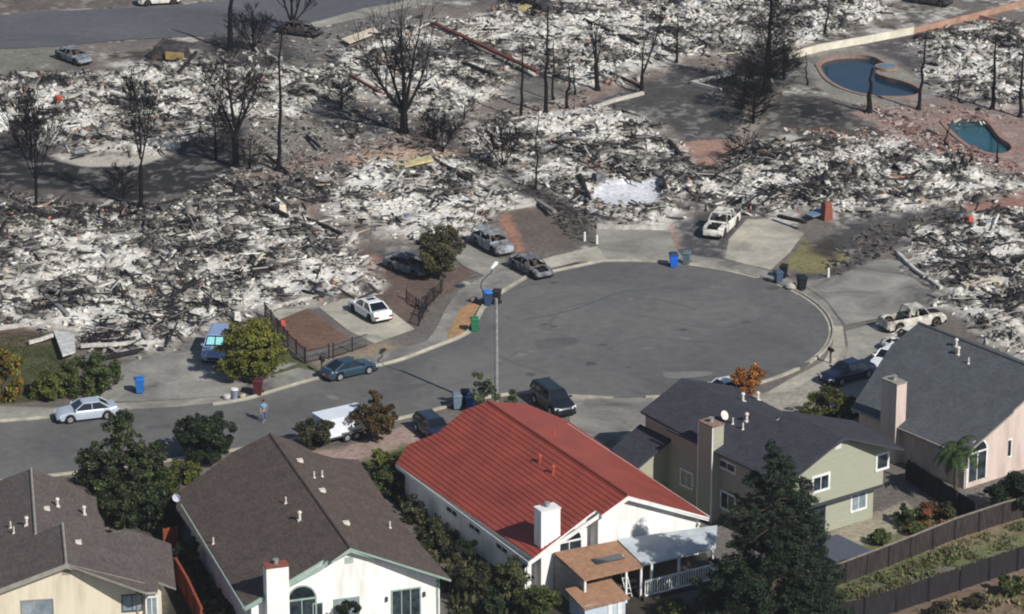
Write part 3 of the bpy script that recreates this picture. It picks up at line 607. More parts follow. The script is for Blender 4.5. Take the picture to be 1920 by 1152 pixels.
def window(parent, plane, a, b, z0, z1, pos, fm, gm=None, side=-1, mull=1, fw=.11, arch=False, name='window', label=None):
    """plane 'v': on a wall facing the front at v=pos; plane 'u': on a side wall at u=pos"""
    gm = gm or glass
    def P(t, z, d): return (t, pos+side*d, z) if plane == 'v' else (pos+side*d, t, z)
    def bx(mb, t0, t1, y0, y1, d0, d1):
        mb.hexa([P(t0, y0, d0), P(t1, y0, d0), P(t1, y0, d1), P(t0, y0, d1)], [P(t0, y1, d0), P(t1, y1, d0), P(t1, y1, d1), P(t0, y1, d1)])
    f = MB(); g = MB()
    if not arch:
        bx(f, a-fw, b+fw, z1, z1+fw, -.05, .055); bx(f, a-fw, b+fw, z0-fw, z0, -.05, .07)
        bx(f, a-fw, a, z0, z1, -.05, .05); bx(f, b, b+fw, z0, z1, -.05, .05)
        for i in range(mull): t = a+(b-a)*(i+1)/(mull+1); bx(f, t-.03, t+.03, z0, z1, -.02, .035)
        bx(g, a, b, z0, z1, -.06, .012)
    else:
        r = (b-a)/2; c = (a+b)/2; n = 14
        for i in range(n):
            t0, t1 = pi*i/n, pi*(i+1)/n
            q = [(c+cos(t)*rr, z1+sin(t)*rr) for t in (t0, t1) for rr in (r, r+fw)]
            f.hexa([P(*q[0], -.02), P(*q[1], -.02), P(*q[3], -.02), P(*q[2], -.02)], [P(*q[0], .05), P(*q[1], .05), P(*q[3], .05), P(*q[2], .05)])
            g.add([P(c, z1, .02), P(*q[0], .02), P(*q[2], .02)], [(0, 1, 2), (2, 1, 0)])
        bx(f, a-fw, b+fw, z1-.06, z1+.06, -.02, .06); bx(f, a-fw, a, z0, z1-.06, -.02, .05); bx(f, b, b+fw, z0, z1-.06, -.02, .05)
        bx(f, c-.03, c+.03, z0, z1-.06, -.02, .035)
        bx(g, a, b, z0, z1-.06, -.02, .012)
    o = f.build(name, fm, parent); g.build('pane', gm, o)
    if label: o['label'] = label
    return o
def vent(parent, u, v, z, kind=0, m=None):
    mb = MB(); m = m or pvc
    if kind == 0: mb.tube((u, v, z-.1), (u, v, z+.45), .055, n=8); mb.tube((u, v, z-.02), (u, v, z+.06), .13, .07, n=8)
    elif kind == 1: mb.tube((u, v, z-.1), (u, v, z+.5), .09, n=10); mb.tube((u, v, z+.5), (u, v, z+.62), .16, .10, n=10); mb.box(u-.16, u+.16, v-.16, v+.16, z-.08, z+.03)
    else: mb.box(u-.2, u+.2, v-.2, v+.2, z-.12, z+.14); mb.box(u-.14, u+.14, v-.26, v-.2, z-.08, z+.1)
    return mb.build('roof_vent', m, parent)
def chimney(parent, u0, u1, v0, v1, zt, m, cap=True, capm=None):
    mb = MB(); mb.box(u0, u1, v0, v1, 0, zt); ch = mb.build('chimney', m, parent)
    t = MB(); t.box(u0-.04, u1+.04, v0-.04, v1+.04, zt, zt+.09); t.build('chimney_cap', capm or brick_r, ch)
    p = MB(); cu, cv = (u0+u1)/2, (v0+v1)/2; p.tube((cu, cv, zt+.09), (cu, cv, zt+.35), .15, n=10); p.tube((cu, cv, zt+.35), (cu, cv, zt+.42), .2, n=10); p.build('flue', galv, ch)
    return ch
def vents_on(parent, F, A, B, items, m=None):
    for px, py, k in items:
        u, v = F.on(px, py, A, B); vent(parent, u, v, A+B*u, k, m)

def downpipe(parent, u, v, z1, m):
    mb = MB(); mb.box(u-.05, u+.05, v-.09, v-.01, .1, z1); mb.box(u-.07, u+.07, v-.3, v-.01, z1-.08, z1+.04); mb.build('downpipe', m, parent)
def gutter(parent, u, v0, v1, z, m):
    mb = MB(); mb.box(u-.07, u+.07, v0, v1, z-.14, z-.02); mb.build('gutter', m, parent)
def gable_vent(parent, u, v, z, m):
    mb = MB()
    for i in range(5): mb.box(u-.28, u+.28, v-.03, v-.005, z+.09*i, z+.09*i+.05)
    mb.build('gable_vent', m, parent)
# ---- house with the red metal tile roof
F = Frame(1178, 930, 5.8, 28.5); S = .44
hs = thing('house', 'white house with a bright red ribbed roof', 'house', (*F.o, 0), F.a)
red = mat('red_roof_tile', (154, 72, 58), (128, 60, 50), .45, .6, bump=.008, bscale=12, spec=.3, contrast=(.3, .7)); redt = mat('red_roof_edge', (120, 48, 44), None, 3)
Lp = [F.on(*q, F.hr, S) for q in ((742,870),(765,835),(822,812),(870,770))]+[(0, F.at(922, 752, F.hr)[1]), (0, 0)]+[F.on(*q, F.hr, S) for q in ((1128,966),(1118,957),(1110,962),(1000,1047))]
Rp = [(0, 0), (0, F.at(922, 752, F.hr)[1])]+[F.on(*q, F.hr, -S) for q in ((985,757),(1065,790),(1330,970))]
print('red', [tuple(round(c, 1) for c in p) for p in Lp], [tuple(round(c, 1) for c in p) for p in Rp])
mb = MB(); roof_plane(mb, Lp, F.hr, S); roof_plane(mb, Rp, F.hr, -S); rf = mb.build('roof', [redt, trim_w], hs)
mb = MB(); roof_courses(mb, Lp, F.hr, S, .34, .05); roof_courses(mb, Rp, F.hr, -S, .34, .02); mb.build('roof_tiles', red, rf)
mb = MB(); mb.tube((0, 0, F.hr+.05), (0, Lp[4][1], F.hr+.05), .11, n=8); mb.build('ridge_cap', red, rf)
uL, uR = Lp[0][0], Rp[-1][0]; top = lambda x, y: F.hr-S*abs(x)-.20
uj = Lp[-3][0]; vB = Lp[0][1]
mb = MB(); wall_box(mb, uL+.45, uj, 1.5, vB-.5, top); wall_box(mb, uj, 0, .45, vB-.5, top); wall_box(mb, 0, uR-.45, .45, vB-.5, top)
mb.build('wall', stucco_w, hs)
mb = MB()
for ua, ub, vv in ((uL, uj, Lp[-1][1]), (uj, 0, 0), (0, uR, 0)):
    za, zb = F.hr-S*abs(ua), F.hr-S*abs(ub); mb.hexa([(ua, vv-.03, za-.32), (ub, vv-.03, zb-.32), (ub, vv+.02, zb-.32), (ua, vv+.02, za-.32)], [(ua, vv-.03, za-.02), (ub, vv-.03, zb-.02), (ub, vv+.02, zb-.02), (ua, vv+.02, za-.02)])
mb.hexa([(uL-.03, Lp[-1][1], F.hr+S*uL-.3), (uL+.02, Lp[-1][1], F.hr+S*uL-.3), (uL+.02, vB, F.hr+S*uL-.3), (uL-.03, vB, F.hr+S*uL-.3)], [(uL-.03, Lp[-1][1], F.hr+S*uL-.02), (uL+.02, Lp[-1][1], F.hr+S*uL-.02), (uL+.02, vB, F.hr+S*uL-.02), (uL-.03, vB, F.hr+S*uL-.02)])
mb.build('fascia', trim_w, hs)
for q in ((845, 955), (890, 986), (940, 1024)):
    v = F.at(*q, 2.0)[1]; v = (F.loc(*G(q[0], q[1], 1.9)))[1]; window(hs, 'u', v-.75, v+.75, 1.55, 2.2, uL+.45, trim_w, glass, -1, 1, .06)
cu, cv = F.at(1045, 1035, 3.0)
chimney(hs, cu-.8, cu+.62, .55, 1.5, 5.65, stucco_w, capm=trim_w)
window(hs, 'v', cu+.95, cu+2.7, .3, 2.75, 1.5, trim_w, glass, -1, 1, .1, True)
window(hs, 'v', .8, 2.6, .3, 2.1, .45, trim_w, glass, -1, 1); window(hs, 'v', 3.6, 5.0, .9, 2.1, .45, trim_w, glass, -1, 1)
vents_on(hs, F, F.hr, S, [(1012, 868, 1), (1037, 888, 1)], terra); vents_on(hs, F, F.hr, -S, [(1038, 815, 0)], terra)
downpipe(hs, uL+.6, 1.5, 2.5, trim_w); downpipe(hs, uR-.6, .45, 2.6, trim_w); gutter(hs, uR+.06, .1, vB, F.hr-S*abs(uR), trim_w)
# patio cover: brown felt half and grey sheet half, posts, railing
tan_f = mat('brown_felt', (160, 124, 98), (136, 102, 80), 2.5, .9); grs = mat('pale_sheet_roof', (186, 192, 194), (160, 168, 172), 1.2, .5)
pc = thing('patio_cover', 'low patio cover, half brown felt and half pale sheet, behind the red-roofed house', 'patio cover', (*F.o, 0), F.a)
def quad_slab(mb, pts, th=.1, mi=0):
    mb.hexa([(x, y, z-th) for x, y, z in pts], pts, mi)
PB = [(*F.at(1095, 1088, 2.35), 2.35), (*F.at(1207, 1062, 2.35), 2.35), (*F.at(1155, 1014, 2.75), 2.75), (*F.at(1038, 1036, 2.75), 2.75)]
PG = [(*F.at(1207, 1060, 2.42), 2.42), (*F.at(1342, 1027, 2.42), 2.42), (*F.at(1345, 985, 2.80), 2.80), (*F.at(1157, 1011, 2.82), 2.82)]
mb = MB(); quad_slab(mb, PB, .12); bq = mb.build('felt_roof', tan_f, pc)
mb = MB(); quad_slab(mb, PG, .08); mb.build('sheet_roof', grs, pc)
def lerp3(a, b, t): return tuple(a[i]+(b[i]-a[i])*t for i in range(3))
sk = [lerp3(lerp3(PB[0], PB[1], t), lerp3(PB[3], PB[2], t), s) for t, s in ((.38, .36), (.85, .36), (.85, .54), (.38, .54))]
mb = MB(); quad_slab(mb, [(x, y, z+.07) for x, y, z in sk], .08); mb.build('skylight', glass, bq)
for t, e in ((.03, PB), (.72, PB), (.97, PB), (.12, PG), (.5, PG), (.97, PG)):
    p = lerp3(e[0], e[1], t); mb = MB(); mb.box(p[0]-.07, p[0]+.07, p[1]+.05, p[1]+.19, 0, p[2]-.1); mb.build('post', trim_w, pc)
p0, p1 = PG[0], PG[1]; mb = MB(); nn = 30
for i in range(nn+1):
    p = lerp3(p0, p1, i/nn); mb.box(p[0]-.035, p[0]+.035, p[1]-.25, p[1]-.2, .35, 1.35)
a, b_ = p0, p1; mb.hexa([(a[0], a[1]-.28, 1.3), (b_[0], b_[1]-.28, 1.3), (b_[0], b_[1]-.18, 1.3), (a[0], a[1]-.18, 1.3)], [(a[0], a[1]-.28, 1.4), (b_[0], b_[1]-.28, 1.4), (b_[0], b_[1]-.18, 1.4), (a[0], a[1]-.18, 1.4)])
mb.hexa([(a[0], a[1]-.28, .3), (b_[0], b_[1]-.28, .3), (b_[0], b_[1]-.18, .3), (a[0], a[1]-.18, .3)], [(a[0], a[1]-.28, .4), (b_[0], b_[1]-.28, .4), (b_[0], b_[1]-.18, .4), (a[0], a[1]-.18, .4)])
mb.build('railing', trim_w, pc)
mb = MB(); quad_slab(mb, [(a[0]-.2, a[1]-.4, .3), (b_[0], b_[1]-.4, .3), (PG[2][0], .43, .3), (PB[2][0], .43, .3)], .28); mb.build('deck', mat('shaded_deck_boards', (62, 56, 52), (46, 42, 40), 4), pc)  # deck colour darkened to stand for the shadow under the cover
mb = MB(); q = F.at(1062, 1100, 1.2); mb.box(PB[3][0]+.1, PB[3][0]+.25, PB[0][1]+.2, 1.45, 0, 2.3); mb.build('side_wall', mat('weathered_board', (150, 146, 142), (120, 116, 112), 3), pc)
# small shed in front, and ladder
sx, sy = G(1120, 1150, 0); sh = thing('garden_shed', 'small shed with a brown felt roof below the brown patio cover', 'shed', (sx, sy, 0), F.a)
mb = MB(); mb.box(-1.5, 1.5, -1.0, 1.0, 0, 1.2); mb.build('wall', mat('pale_blue_board', (190, 200, 208), (170, 180, 190), 3), sh)
mb = MB(); quad_slab(mb, [(-1.7, -1.2, 1.15), (1.7, -1.2, 1.18), (1.7, 1.25, 1.62), (-1.7, 1.25, 1.58)], .1); mb.build('roof', tan_f, sh)
mb = MB(); mb.box(.9, 1.2, -1.06, -1.0, .1, 1.0); mb.box(.2, .5, -1.06, -1.0, .1, 1.0); mb.box(.2, 1.2, -1.06, -1.0, 1.0, 1.1); mb.build('door', trim_w, sh)
lx, ly = G(1180, 1120, 0); ld = MB()
ld.tube((-.2, 0, 0), (-.35, 1.0, 2.6), .035, n=6); ld.tube((.2, 0, 0), (.05, 1.0, 2.6), .035, n=6)
for i in range(7): t = (i+.7)/8; ld.tube((-.2-.15*t, t, 2.6*t), (.2-.15*t, t, 2.6*t), .025, n=6)
lo = ld.build('ladder', trim_w); lo.location = (lx, ly, 0); lo.rotation_euler = (0, 0, F.a); tag(lo, 'pale ladder leaning on the edge of the brown patio cover', 'ladder')

# ---- house with the brown shingle roof
F = Frame(657, 1028, 5.9, 18); S = .43
hs = thing('house', 'white house with a large dark brown shingle roof and a square white chimney', 'house', (*F.o, 0), F.a)
shb = shingle('brown_shingle', (99, 88, 82), (84, 74, 69))
ke = F.at(501, 814, F.hr)[1]
Lp = [F.on(*q, F.hr, S) for q in ((459,1138),(330,951),(339,920),(385,886),(436,848))]+[(0, ke), (0, 0)]+[F.on(*q, F.hr, S) for q in ((622,1053),(606,1050),(598,1055))]
Rp = [(0, 0), (0, ke)]+[F.on(*q, F.hr, -S) for q in ((546,825),(591,849),(627,859),(672,862),(740,964),(846,1087))]
print('brown', [tuple(round(c, 1) for c in p) for p in Lp], [tuple(round(c, 1) for c in p) for p in Rp])
mb = MB(); roof_plane(mb, Lp, F.hr, S); roof_plane(mb, Rp, F.hr, -S); rf = mb.build('roof', [shb, trim_g], hs)
mb = MB(); mb.tube((0, 0, F.hr+.0), (0, ke, F.hr+.0), .09, n=6); mb.build('ridge_cap', shb, rf)
uL, uR = Lp[0][0], Rp[-1][0]; top = lambda x, y: F.hr-S*abs(x)-.20; uj = Lp[-2][0]; vf = Lp[0][1]; vB = Lp[1][1]
mb = MB(); wall_box(mb, uL+.5, uj, vf+.35, vB-.3, top); wall_box(mb, uj, 0, .4, ke-2.5, top); wall_box(mb, 0, uR-.45, .4, ke-3.5, top); mb.build('wall', stucco_w, hs)
mb = MB(); zz = F.hr-S*abs(uL)
mb.hexa([(uL-.03, vf, zz-.26), (uL+.04, vf, zz-.26), (uL+.04, vB, zz-.26), (uL-.03, vB, zz-.26)], [(uL-.03, vf, zz-.03), (uL+.04, vf, zz-.03), (uL+.04, vB, zz-.03), (uL-.03, vB, zz-.03)])
for ua, ub, vv in ((uL, uj, vf), (uj, 0, 0), (0, uR, 0)):
    za, zb = F.hr-S*abs(ua), F.hr-S*abs(ub); mb.hexa([(ua, vv-.03, za-.3), (ub, vv-.03, zb-.3), (ub, vv+.02, zb-.3), (ua, vv+.02, za-.3)], [(ua, vv-.03, za-.02), (ub, vv-.03, zb-.02), (ub, vv+.02, zb-.02), (ua, vv+.02, za-.02)])
mb.build('fascia', trim_g, hs)
cu = F.at(518, 1122, 3.2)[0]; vfw = vf+.35
chimney(hs, cu-.72, cu+.72, vfw-.85, vfw, 5.5, stucco_w)
window(hs, 'v', cu+.85, cu+2.6, .2, 2.75, vfw, trim_g, glass, -1, 0, .1, True)
window(hs, 'v', uj-.75, uj-.2, .6, 2.3, vfw, trim_g, glass, -1, 0, .06)
wu = F.at(650, 1135, 1.8)[0]; window(hs, 'v', wu-.8, wu+.75, 1.0, 2.25, .4, trim_g, glass_p, -1, 1, .09)
wu = F.at(762, 1125, 1.6)[0]; window(hs, 'v', wu-.95, wu+.85, .1, 2.35, .4, trim_g, glass, -1, 2, .09, name='patio_door')
for du in (-1.35, 1.15):
    mb = MB(); mb.box(wu+du-.07, wu+du+.07, .25, .39, 1.75, 2.05); mb.build('wall_lamp', trim_d, hs)
vents_on(hs, F, F.hr, S, [(536, 944, 0), (562, 975, 1), (400, 1020, 0)]); vents_on(hs, F, F.hr, -S, [(562, 865, 2), (589, 896, 0), (604, 894, 0), (604, 921, 2), (649, 982, 2), (731, 990, 0)], pvc)
downpipe(hs, uR-.6, .4, 2.7, trim_g); gable_vent(hs, 0, .4, 4.7, trim_g); gutter(hs, uL-.06, vf, vB, F.hr-S*abs(uL), trim_g)
ds = thing('satellite_dish', 'small pale satellite dish at the left eave of the brown shingle roof', 'satellite dish', (*F.world(*F.at(331, 933, 3.1)), 2.85))
mb = MB(); mb.tube((0, 0, -.2), (0, 0, .25), .03, n=6); mb.build('mast', galv, ds)
mb = MB()
for i in range(3):
    r0, r1 = .1*i, .1*(i+1); mb.tube((.0+.03*i, -.12-.02*i*i, .3+.02*i), (.03, -.12-.02*(i+1)**2, .32+.02*i), max(r0, .02), r1, 12, cap=(i == 0))
mb.build('dish', mat('dish_grey', (200, 205, 215), (180, 185, 195), 3), ds)

# ---- cream house with weathered grey-brown shingles
F = Frame(124, 1058, 5.0, 9); S = .34
hs = thing('house', 'cream house with a weathered grey-brown shingle roof, lower left corner', 'house', (*F.o, 0), F.a)
shg = shingle('grey_brown_shingle', (104, 95, 91), (90, 81, 78))
wk = F.at(120, 982, 5.0)[1]; mu = -1.75; mz = F.hr-S*1.75; Am = mz+S*mu
m0 = F.loc(*G(71, 1002, mz)); m1 = F.loc(*G(62, 879, mz))
Rp = [F.on(*q, F.hr, -S) for q in ((256,998),(321,1020),(330,1103),(297,1091),(295,1110),(274,1111))]
Rw = [(0, 0), (0, wk), (Rp[0][0]-2.2, wk+.15)]+Rp
Rm = [(mu, m0[1]-1.2), (mu, m1[1])]+[F.on(*q, Am, -S) for q in ((101,894),(134,897),(177,914),(184,959),(195,979))]; Rm += [(Rm[-1][0], m0[1]-1.2)]
Lw = [(0, 0), (0, wk), (mu, m0[1]), (mu, m1[1]), (-10.5, m1[1]), (-10.5, 0)]
mb = MB(); roof_plane(mb, Rw, F.hr, -S); roof_plane(mb, Lw, F.hr, S); rf = mb.build('roof', [shg, trim_gr], hs)
mb = MB(); roof_plane(mb, Rm, Am, -S); mb.build('lower_roof', [shg, trim_gr], rf)
wall_top = lambda x, y: F.hr-S*abs(x)-.19
mb = MB(); uR = Rp[-1][0]; uRR = 6.3
wall_box(mb, -10, 0, .4, wk-.6, wall_top); wall_box(mb, 0, uR-.35, .4, wk-.4, wall_top); wall_box(mb, uR-.35, uRR-.35, 1.2, wk-.4, wall_top)
mb.build('wall', stucco_c, hs)
mb = MB(); mb.box(-10.2, mu, 6.5, m1[1]-.4, 0, 1.7); mb.box(mu, 2.0, 6.3, m1[1]-.5, 0, 2.8); mb.build('rear_wall', stucco_c, hs)
mb = MB()
for ua, ub in ((-10.5, 0), (0, uR)):
    za, zb = F.hr-S*abs(ua), F.hr-S*abs(ub); mb.hexa([(ua, -.04, za-.3), (ub, -.04, zb-.3), (ub, .02, zb-.3), (ua, .02, za-.3)], [(ua, -.04, za+.03), (ub, -.04, zb+.03), (ub, .02, zb+.03), (ua, .02, za+.03)])
mb.build('fascia', trim_gr, hs)
mb = MB(); mb.tube((0, 0, F.hr+.02), (0, wk, F.hr+.02), .1, n=6); mb.tube((mu, m0[1], mz+.02), (mu, m1[1], mz+.02), .1, n=6); mb.build('ridge_cap', trim_gr, rf)
wu = F.at(70, 1140, 2.0)[0]; window(hs, 'v', wu-.95, wu+.95, 1.0, 2.45, .4, trim_gr, glass_p, -1, 1, .08)
wu = F.at(248, 1130, 2.0)[0]; window(hs, 'v', wu-.6, wu+.6, 1.35, 2.4, .4, trim_d, glass_p, -1, 1, .07)
wu = F.at(287, 1140, 2.0)[0]; window(hs, 'v', wu-.3, wu+.3, .5, 1.95, .95, trim_w, glass_p, -1, 0, .1, True, name='arched_window')
vents_on(hs, F, Am, -S, [(108, 950, 1), (88, 955, 2), (158, 965, 1)]); vents_on(hs, F, F.hr, -S, [(147, 1018, 2)]); vents_on(hs, F, F.hr, S, [(50, 985, 1), (20, 990, 0), (26, 1000, 0)])

gable_vent(hs, 0, .4, 4.1, trim_gr); downpipe(hs, uR-.5, .4, 2.6, trim_gr)
# ---- olive two-storey house with a charcoal roof
F = Frame(1583, 820, 7.2, 36); S = .34
hs = thing('house', 'olive green two-storey house with a charcoal roof and white framed windows', 'house', (*F.o, 0), F.a)
shc = shingle('charcoal_shingle', (70, 70, 77), (60, 60, 67)); olive = mat('olive_siding', (160, 161, 142), (150, 151, 133), 1.2, .85, bump=.01, bscale=3, stretch=(1, 1, 12))
k1 = F.at(1486, 767, 7.2)[1]
r1a = F.on(1456, 795, F.hr, S); r1b = F.on(1283, 706, F.hr, S); u1 = (r1a[0]+r1b[0])/2; z1 = F.hr+S*u1
print('olive', u1, z1, r1a, r1b, k1)
Lp = [F.on(*q, F.hr, S) for q in ((1476,908),(1410,878),(1310,830),(1201,771))]+[(u1, r1b[1]), (u1, r1a[1]+.0), (0, k1), (0, 0)]
Lp[0] = (Lp[2][0], Lp[0][1]); Lp[1] = (Lp[2][0], Lp[1][1])
A1 = z1+S*u1
Rb = [(u1, r1a[1]), (u1, r1b[1])]+[F.on(*q, A1, -S) for q in ((1374,724),(1460,768),(1500,792))]
Rf = [(0, 0), (0, k1)]+[F.on(*q, F.hr, -S) for q in ((1602,789),(1696,842))]
print([tuple(round(c, 1) for c in p) for p in Lp], [tuple(round(c, 1) for c in p) for p in Rb], [tuple(round(c, 1) for c in p) for p in Rf])
mb = MB(); roof_plane(mb, Lp, F.hr, S); roof_plane(mb, Rb, A1, -S); roof_plane(mb, Rf, F.hr, -S); rf = mb.build('roof', [shc, trim_d], hs)
uL = Lp[0][0]; uR = Rf[-1][0]; top = lambda x, y: F.hr-S*abs(x)-.19
vBk = Lp[3][1]; wf = .35
mb = MB(); wall_box(mb, uL+.5, 0, wf, vBk-.3, top, 0); 
ptop = lambda x, y: F.hr-S*abs(x)-.19
mb.v = []; mb.f = []; mb.m = []; mb.c = []
wall_box(mb, uL+.5, 0, wf, k1, ptop, 2.55); wall_box(mb, 0, uR-.45, wf, k1, ptop, 2.55)
wall_box(mb, uL+.9, uR-.6, wf+.75, k1, lambda x, y: 2.55, 0)
wall_box(mb, uL+.5, u1, k1, vBk-.3, ptop, 0); wall_box(mb, u1, 3.0, k1, r1b[1]-.6, lambda x, y: min(A1-S*x, A1)-.35 if x > u1 else z1-.2, 0)
mb.build('wall', olive, hs)
mb = MB(); mb.box(uL+.5, uR-.45, wf-.03, wf+.02, 2.5, 2.72); mb.build('band', trim_d, hs)
mb = MB()
for ua, ub in ((uL, 0), (0, uR)):
    za, zb = F.hr-S*abs(ua), F.hr-S*abs(ub); mb.hexa([(ua, -.04, za-.26), (ub, -.04, zb-.26), (ub, .02, zb-.26), (ua, .02, za-.26)], [(ua, -.04, za+.02), (ub, -.04, zb+.02), (ub, .02, zb+.02), (ua, .02, za+.02)])
mb.build('fascia', trim_d, hs)
wu = F.at(1541, 906, 4.2)[0]; window(hs, 'v', wu-.65, wu+.65, 3.7, 4.65, wf, trim_w, glass, -1, 1, .17)
wu = F.at(1663, 870, 4.4)[0]; window(hs, 'v', wu-.45, wu+.45, 3.95, 4.9, wf, trim_w, glass, -1, 0, .17)
wu = F.at(1627, 942, 1.8)[0]; window(hs, 'v', wu-.6, wu+.6, 1.0, 2.1, wf+.75, trim_w, glass_p, -1, 1, .15)
wu = F.at(1570, 975, 1.6)[0]; window(hs, 'v', wu-.9, wu+.3, .1, 2.2, wf+.75, trim_d, glass, -1, 1, .08, name='patio_door')
for q, z, w_, h_ in (((1370, 872), 4.3, .8, .45), ((1293, 897), 1.9, .6, 1.0), ((1370, 940), 1.7, .7, 1.1)):
    v = F.loc(*G(*q, z))[1]; window(hs, 'u', v-w_, v+w_, z-h_/2, z+h_/2, uL+.5, trim_w, glass, -1, 1, .14)
cq = F.on(1322, 850, F.hr, S); cv = F.at(1325, 842, 5.2)[1]
chimney(hs, uL-.25, uL+.75, cv-.75, cv+.75, 7.0, olive, capm=mat('chimney_cap_tan', (150, 122, 104), (110, 90, 80), 5))
# white corner boards of the chimney, dish and vents
mb = MB(); mb.box(uL-.28, uL-.2, cv-.78, cv-.70, 0, 7.0); mb.box(uL-.28, uL-.2, cv+.70, cv+.78, 0, 7.0); mb.build('corner_board', trim_w, hs)
vents_on(hs, F, F.hr, S, [(1400, 790, 1), (1393, 805, 0), (1374, 795, 0)]); vents_on(hs, F, A1, -S, [(1393, 752, 1), (1421, 750, 1)])
d0 = F.on(1354, 790, F.hr, S); dz = F.hr+S*d0[0]
ds = thing('satellite_dish', 'round white satellite dish on the charcoal roof beside the olive chimney', 'satellite dish', (*F.world(*d0), dz))
mb = MB(); mb.tube((0, 0, -.05), (0, 0, .35), .035, n=6); mb.build('mast', galv, ds)
mb = MB(); mb.tube((.06, -.06, .42), (.16, -.16, .50), .08, .34, 16, cap=True); mb.build('dish', pvc, ds)
gable_vent(hs, -.2, wf, 6.3, trim_w); gutter(hs, uL-.06, .05, Lp[3][1]-3.4, F.hr-S*abs(uL), trim_d)
# low garage wing at the street side, in shade
mb = MB(); g = [(*F.at(1147, 812, 2.9), 2.9), (*F.at(1243, 838, 2.9), 2.9), (*F.at(1300, 790, 4.0), 4.0), (*F.at(1203, 768, 4.6), 4.6)]
g = [(uL-2.6, vBk-3.2, 2.75), (uL+.5, vBk-3.2, 4.3), (uL+.5, vBk+.3, 4.3), (uL-2.6, vBk+.3, 2.75)]
quad_slab(mb, g, .16); mb.build('lower_roof', shc, rf)
mb = MB(); mb.hexa([(uL-2.2, vBk-2.8, 0), (uL+.5, vBk-2.8, 0), (uL+.5, vBk, 0), (uL-2.2, vBk, 0)], [(uL-2.2, vBk-2.8, 2.75), (uL+.5, vBk-2.8, 4.1), (uL+.5, vBk, 4.1), (uL-2.2, vBk, 2.75)]); mb.build('garage_wall', olive, hs)
mb = MB(); mb.box(uL-2.3, uL-2.2, vBk-2.8, vBk, 0, 2.7); mb.build('corner_board', trim_w, hs)
# rear slab and raised tarp
FO = F
tp = [(*F.at(1545, 962, 1.2), 1.2), (*F.at(1618, 1000, .9), .9), (*F.at(1585, 1030, .9), .9), (*F.at(1548, 1030, 1.0), 1.0)]
tb = MB(); c0 = F.at(1575, 1010, .9); tb.box(c0[0]-1.9, c0[0]+1.2, c0[1]-1.8, c0[1]+1.6, .3, .36); 
for a_, b_ in ((-1.8, -1.7), (1.1, -1.7), (-1.8, 1.5), (1.1, 1.5)): tb.box(c0[0]+a_-.05, c0[0]+a_+.05, c0[1]+b_-.05, c0[1]+b_+.05, 0, .3)
to = tb.build('garden_deck', mat('slate_blue_mesh', (92, 96, 112), (60, 62, 72), 3, stretch=(1, 6, 1))); to.location = (*F.o, 0); to.rotation_euler = (0, 0, F.a); tag(to, 'low slate blue deck between the big conifer and the olive house', 'deck')

# ---- pink house with the slate grey roof
F = Frame(1920, 683, 6.8, 37); u_e = F.at(1809, 854, 2.8)[0]; S = (6.8-2.8)/abs(u_e); print('slate', u_e, S)
hs = thing('house', 'pale pink house with a broad slate grey roof at the right edge', 'house', (*F.o, 0), F.a)
shs = shingle('slate_shingle', (92, 95, 98), (81, 84, 87))
kb = F.at(1717, 607, 6.8)[1]; vfr = F.on(1920, 752, F.hr, S)
Lp = [F.on(*q, F.hr, S) for q in ((1809,854),(1755,831),(1596,765),(1672,646))]+[(0, kb)]
print([tuple(round(c, 1) for c in p) for p in Lp], vfr, F.on(1892, 768, F.hr, S))
vA = Lp[0][1]; uf = F.on(1892, 768, F.hr, S)[0]; v2 = vfr[1]
Lp += [(0, v2), (uf, v2), (uf, vA)]
mb = MB(); roof_plane(mb, Lp, F.hr, S); roof_plane(mb, [(0, v2), (0, kb), (6.5, kb), (6.5, v2)], F.hr, -S); rf = mb.build('roof', [shs, trim_gr], hs)
mb = MB(); mb.tube((0, v2, F.hr+.02), (0, kb, F.hr+.02), .1, n=6); mb.build('ridge_cap', shs, rf)
uL = Lp[1][0]; top = lambda x, y: F.hr-S*abs(x)-.19
mb = MB(); wall_box(mb, uL+.45, uf, vA+.4, Lp[2][1]-.3, top); wall_box(mb, uf, 0, v2+.4, kb-.5, top); wall_box(mb, 0, 6, v2+.4, kb-.5, top); mb.build('wall', stucco_p, hs)
wu = F.at(1868, 850, 3.0)[0]; window(hs, 'v', wu-.85, wu+.8, .4, 2.55, vA+.4, trim_w, glass, -1, 0, .12, True)
wu = F.at(1903, 845, 3.0)[0]; window(hs, 'v', wu-.35, wu+.45, 1.4, 2.6, v2+.4, trim_w, glass, -1, 0, .1)
wu = F.at(1918, 842, 3.0)[0]+.4; window(hs, 'v', wu, wu+.9, 1.4, 2.6, v2+.4, trim_w, glass, -1, 0, .1)
cv = F.at(1668, 790, 3.0)[1]; chimney(hs, uL-.25, uL+.7, cv-.8, cv+.8, 6.0, stucco_p, capm=trim_gr)
vents_on(hs, F, F.hr, S, [(1793, 650, 1), (1797, 665, 1), (1816, 682, 0)])
gutter(hs, uL-.06, vA, Lp[2][1], F.hr+S*uL, trim_gr); downpipe(hs, uL+.6, vA+.4, 2.6, trim_w)
FS = F

